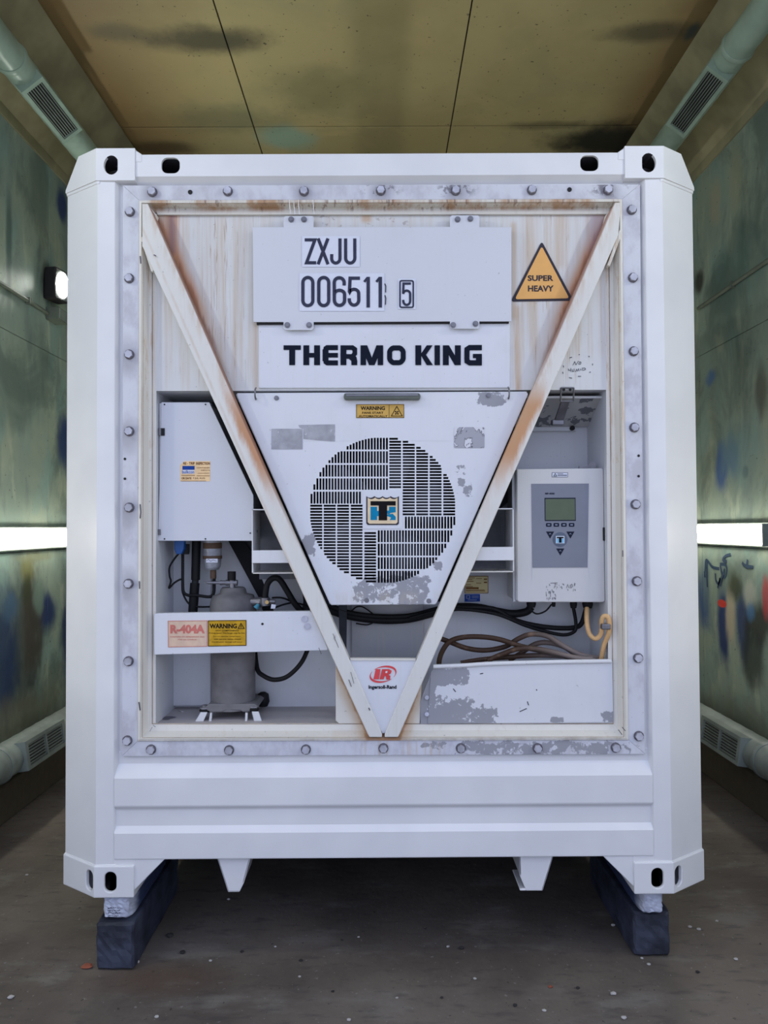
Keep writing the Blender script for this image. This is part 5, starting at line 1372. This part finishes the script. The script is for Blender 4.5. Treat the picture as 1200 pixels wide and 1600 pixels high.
m = MB(); m.ribbon([(862.7, 738.4), (887.1, 738.4), (887.1, 745.2), (862.7, 745.2)], .6, YCt - .0016, True); m.ribbon([(867.5, 739.8), (865.2, 743.8), (869.8, 743.8)], .9, YCt - .0016, True); m.ribbon([(871, 740.3), (880, 740.3)], .8, YCt - .0016); m.ribbon([(871, 742.6), (886, 742.6)], 1.2, YCt - .0016)
obj('lettering', m, M_NUM, lc)
m = MB(); rnd = random.Random(3)
for k in range(46):
    x = rnd.uniform(853, 900); y = rnd.choice([911, 913, 916, 920, 924, 929, 934]) + rnd.uniform(-1, 1)
    if y > 922 and x > 868: x = 853 + (x - 868) * .5
    m.ribbon([(x, y), (x + rnd.uniform(-1, 1.2), y + rnd.uniform(1, 4.5))], rnd.uniform(.5, 1.2), YCt - .001)
m.ribbon([(860, 911.2), (871, 910.8)], 1.0, YCt - .001)
m.ribbon([(891, 919), (891, 914), (894, 913.5), (895, 916), (892, 919)], .8, YCt - .001); m.ribbon([(885, 919), (887, 913), (889, 919)], .8, YCt - .001)
obj('pen_scrawl', m, M_STEEL, ct)
obj('side_latch', MB().pbox(942.5, 824, 947, 845, YCt - .006, YCt + .03), M_PAD, ct, bevel=.003)
for (x, r_, h_) in ((830, .02, 8), (896, .015, 9), (918, .022, 9), (865, .008, 7)):
    p = at(x, 941, .18); obj('cable_gland', MB().lathe(p.x, .18, [(r_ * .8, at(x, 941 + h_, .18).z), (r_, at(x, 944, .18).z), (r_, at(x, 938, .18).z)], 14), M_BLK, ct)
obj('mount_ear', MB().cyl(at(925, 728, .16), at(925, 728, .17), .016, 14).pbox(905, 728, 922, 733, .16, .17), M_STEEL, ct)

# ---- data plate and blue sticker on the back wall
dp = thing('data_plate', 'small yellowish data plate with a blue sticker beneath on the rear wall', 'plate', at(745, 940, YB))
obj('plate', MB().pbox(726, 900, 763, 927, YB - .004, YB - .001), M_PLATEY, dp)
obj('blue_sticker', MB().pbox(726, 928.5, 750, 940, YB - .003, YB - .001), M_BLU, dp, label='blue sticker')
m = MB(); Y = YB - .0048
for i, (a, b) in enumerate(((728, 742), (728, 738), (728, 740), (744, 752), (728, 736), (728, 739), (728, 748), (728, 757))): m.ribbon([(a, 903 + i * 2.7), (b, 903 + i * 2.7)], .9, Y)
m.ribbon([(744, 904), (753, 904)], .9, Y); m.ribbon([(756, 905), (761, 905)], 2, Y); m.ribbon([(756, 910), (761, 910)], 2, Y); m.ribbon([(728, 919), (748, 919)], 3, Y); m.ribbon([(728, 923.5), (758, 923.5)], 1, Y)
m.ribbon([(726.4, 900.5), (762.6, 900.5), (762.6, 926.6), (726.4, 926.6)], .8, Y, True); obj('print', m, M_BRN, dp)
m = MB(); Y = YB - .0038; m.ribbon([(729, 930.5), (734, 930.5), (734, 935), (729, 935)], 1, Y, True); m.ribbon([(737, 931.5), (748, 931.5)], 1, Y); m.ribbon([(737, 934), (748, 934)], .8, Y); m.ribbon([(731, 937.5), (745, 937.5)], 1.1, Y); obj('print', m, M_KEYL, dp)

# ---- overhead hatch above the controller
ht = thing('socket_hatch', 'tilted flap with chipped paint and a metal latch above the controller', 'hatch', at(890, 665, .2))
A, B = at(822, 620, .12), at(943, 620, .12); Cc, D = at(921, 667, .315), at(800, 669, .315)
nrm = (B - A).cross(D - A).normalized(); nrm = nrm if nrm.z < 0 else -nrm
obj('flap', MB().prism([A, B, Cc, D], -nrm * .006), M_HATCH, ht, bevel=.003)
e = MB()
for P_, Q_ in ((A, B), (B, Cc)):
    e.tube([P_ + nrm * .002, Q_ + nrm * .002], .0055, 8)
obj('flap_rim', e, M_UNIT, ht)
obj('hinge_strip', MB().pbox(805, 667, 900, 673.5, .31, .325), M_CAV, ht, bevel=.002)
p = at(894.5, 669, .30); obj('knob', MB().cyl((p.x, .295, p.z), (p.x, .312, p.z), .010, 14), M_BLK, ht)
m = MB()
for x in (876.5, 896.5): m.tube(pxl([(x, 606, .05), (x - .5, 627, .08)]), .0035, 8)
m.tube(pxl([(876, 627, .08), (896, 627, .08)]), .0035, 8); m.tube(pxl([(876.5, 606, .05), (896.5, 606, .05)]), .0035, 8)
obj('latch_loop', m, M_STEEL, ht)
obj('latch_lever', MB().prism([at(877, 627, .09), at(891, 627, .09), at(881, 657, .17), at(867, 657, .17)], (0, .02, 0)), M_STEEL, ht, bevel=.003)
obj('latch_hook', MB().pbox(863, 655, 882, 664, .17, .20), M_STEEL, ht, bevel=.004)
for (x, y) in ((881, 609), (891, 609)): obj('rivet', MB().cyl(at(x, y, .049), at(x, y, .055), .006, 8), M_PAD, ht)

# ---- cables
def cable(name, pts, r, mat, label, cat='cable', group=None, Y=None, n=10):
    return tag(obj(name, MB().tube(pxl(pts, Y), r, n), mat), label, cat, group)
cable('wiring_loom', [(512, 952), (535, 960), (560, 965), (600, 969), (640, 967), (680, 957), (710, 949), (745, 949), (775, 955), (800, 959), (822, 956), (830, 948)], .017, M_BLK, 'thick black wiring loom sagging behind the V struts', 'cable', Y=.27)
cable('wiring_loom', [(515, 945), (545, 957), (590, 963), (640, 962), (690, 950), (720, 949), (770, 951), (800, 967), (830, 976), (865, 981), (895, 981), (908, 975), (914, 958), (917, 946)], .0105, M_BLK, 'black cable rising into the largest gland under the controller', 'cable', Y=.25)
cable('wiring_loom', [(640, 966), (700, 952), (770, 958), (820, 977), (850, 986), (880, 992), (897, 987), (900, 975), (896, 950)], .0075, M_BLK, 'black cable with the deepest sag under the controller', 'cable', Y=.235)
cable('thin_wire', [(862, 944), (852, 955), (838, 959), (828, 952)], .0035, M_BLK, 'short thin black wire under the controller', 'wire', Y=.2)
cable('thin_wire', [(548, 956), (558, 948), (570, 950), (588, 966), (575, 976), (556, 974)], .003, M_BLK, 'thin looped black wire below the fan cover', 'wire', Y=.26)
tag(obj('support_strap', MB().ppoly([(529, 935), (542, 935), (541, 1030), (532, 1010), (530, 990)], .24, .02), M_DARK), 'dark vertical strap behind the left strut foot', 'strap')
ho = thing('drain_tube', 'tan rubber tube curving below the controller and over a clamp', 'hose', at(938, 1026, .12))
obj('tube', MB().tube(pxl([(917, 950, .16), (917, 972, .12), (921, 990, .09), (930, 998, .07), (938, 992, .06), (940.5, 981, .05), (940, 971, .045), (943, 963.5, .04), (949, 963.5, .035), (952, 972, .035), (951, 990, .045), (944, 1008, .07), (939, 1032, .09)]), .0095, 10), M_HOSEY, ho)
obj('clamp', MB().pbox(940.5, 975, 955, 984, .022, .058), M_STEEL, ho, bevel=.004)

# brown power cables in the tray
BR = [([(667, 992), (677, 994), (700, 1002), (730, 1013), (760, 1016), (790, 1010), (810, 998), (830, 991), (855, 994), (878, 1008), (905, 1022), (935, 1029)], .14, 'brown cable with the highest loop above the tray', .0105),
      ([(688, 1052), (686, 1038), (690, 1020), (702, 1003), (722, 996), (750, 995), (780, 999), (815, 1010), (850, 1018), (885, 1026), (920, 1031)], .11, 'brown cable bending round the left end of the tray', .0105),
      ([(762, 1032), (785, 1022), (808, 1014), (830, 1013), (860, 1018), (900, 1028), (925, 1030)], .095, 'brown cable arching low over the tray lip', .0105),
      ([(795, 1032), (815, 1020), (835, 1007), (855, 1004), (880, 1010), (900, 1022), (925, 1031)], .165, 'short brown cable arch behind the tray centre', .0105),
      ([(720, 1036), (750, 1031), (790, 1027), (840, 1024), (890, 1026), (930, 1032)], .12, 'brown cable lying straight along the tray', .010),
      ([(686, 1046), (700, 1051), (722, 1045), (735, 1040)], .085, 'brown cable end poking through the tray gap', .008)]
for pts, Y, lab, r_ in BR:
    pp = [(x, y, Y) for x, y in pts]
    if lab.startswith('brown cable bending'):
        pp[0] = (690, 1056, .13)
    cable('power_cable', pp, r_, M_BROWN, lab, 'cable', 'brown power cables coiled in the tray')
# ---- cable tray
YT = .045
ty = thing('cable_tray', 'white sheet metal tray with peeling paint at lower right of the unit', 'tray', at(815, 1130, YT))
obj('front_sheet', MB().prism([at(x, y, YT) for x, y in ((673, 1050), (678, 1043), (730, 1040), (957, 1033), (958.5, 1128.5), (672, 1131), (668, 1131))], (0, .005, 0)), M_TRAY, ty, bevel=.0015)
obj('end_flange', MB().prism([at(x, y, YT + .004) for x, y in ((672, 1056), (676, 1131), (657, 1131), (657, 1096), (664, 1076))], (0, .005, 0)), M_TRAY, ty)
obj('rolled_lip', MB().tube(pxl([(677, 1041.5), (720, 1040), (770, 1037), (860, 1034.5), (955, 1033)], YT - .002), .0085, 12), M_UNIT, ty)
X0_, X1_, Z0_, Z1_ = rc(676, 1060, 957, 1130, YT + .01)
obj('tray_base', MB().box(X0_, X1_, YT + .005, .26, Z0_, Z0_ + .004), M_CAV, ty)
for (x, y) in ((667, 1090), (667, 1116)): obj('bolt', MB().cyl(at(x, y, YT - .004), at(x, y, YT + .004), .009, 6), M_BOLT, ty)
m = MB()
for st in ([(708, 1076), (712, 1081)], [(824, 1096), (826, 1102)], [(812, 1112), (823, 1107)], [(750, 1053), (755, 1052)], [(838, 1077), (839, 1079)]): m.ribbon(st, 1.3, YT - .001)
obj('scratch', m, M_SBLK, ty)

# ================================================================== small things on the floor
def pebble(x, y, r, mat, label, group, flatk=.6):
    p = atz(x, y, 0); bm = bmesh.new(); bmesh.ops.create_icosphere(bm, subdivisions=2, radius=r)
    rnd = random.Random(int(x * 31 + y))
    for v in bm.verts: v.co = v.co * rnd.uniform(.8, 1.2); v.co.z *= flatk; v.co.x *= 1.3
    zmin = min(v.co.z for v in bm.verts)
    for v in bm.verts: v.co += Vector((p.x, p.y, -zmin))
    me = bpy.data.meshes.new('pebble'); bm.to_mesh(me); bm.free()
    return tag(obj('pebble', me, mat), label, 'pebble', group)
M_CHALK = flat('pale_chip', (0.42, 0.40, 0.38), .8); M_BRK = flat('red_chip', (0.30, .09, .05), .8); M_DKP = flat('dark_chip', (.03, .028, .027), .9)
gp = 'loose pale chips scattered on the floor'
for x, y, r in ((213, 1504, .009), (329, 1502, .005), (357, 1406, .006), (1017, 1450, .005), (958, 1447, .007), (1078, 1449, .006), (1092, 1453, .007), (1014, 1508, .006), (958, 1554, .008), (1003, 1498, .005),
                (17, 1560, .009), (468, 1527, .005), (850, 1580, .006), (975, 1592, .007), (545, 1595, .006), (620, 1560, .004), (742, 1530, .005), (245, 1590, .006), (42, 1368, .006), (1150, 1500, .006), (1120, 1440, .005), (560, 1465, .004), (700, 1480, .005), (430, 1480, .004)):
    pebble(x, y, r, M_CHALK, 'small pale chip lying loose on the concrete floor', gp)
for x, y, r in ((721, 1483, .009), (265, 1464, .012), (285, 1490, .009), (378, 1488, .006), (470, 1502, .006), (805, 1572, .006), (690, 1560, .005), (903, 1545, .006), (520, 1550, .005), (1090, 1520, .006)):
    pebble(x, y, r, M_DKP, 'small dark crumb lying loose on the concrete floor', 'dark crumbs scattered on the floor')
pebble(136, 1511, .017, M_BRK, 'flat reddish chip on the floor in front of the left timber', None, .25)
pebble(860, 1543, .007, M_BRK, 'tiny red chip on the bare floor right of centre', None, .4)
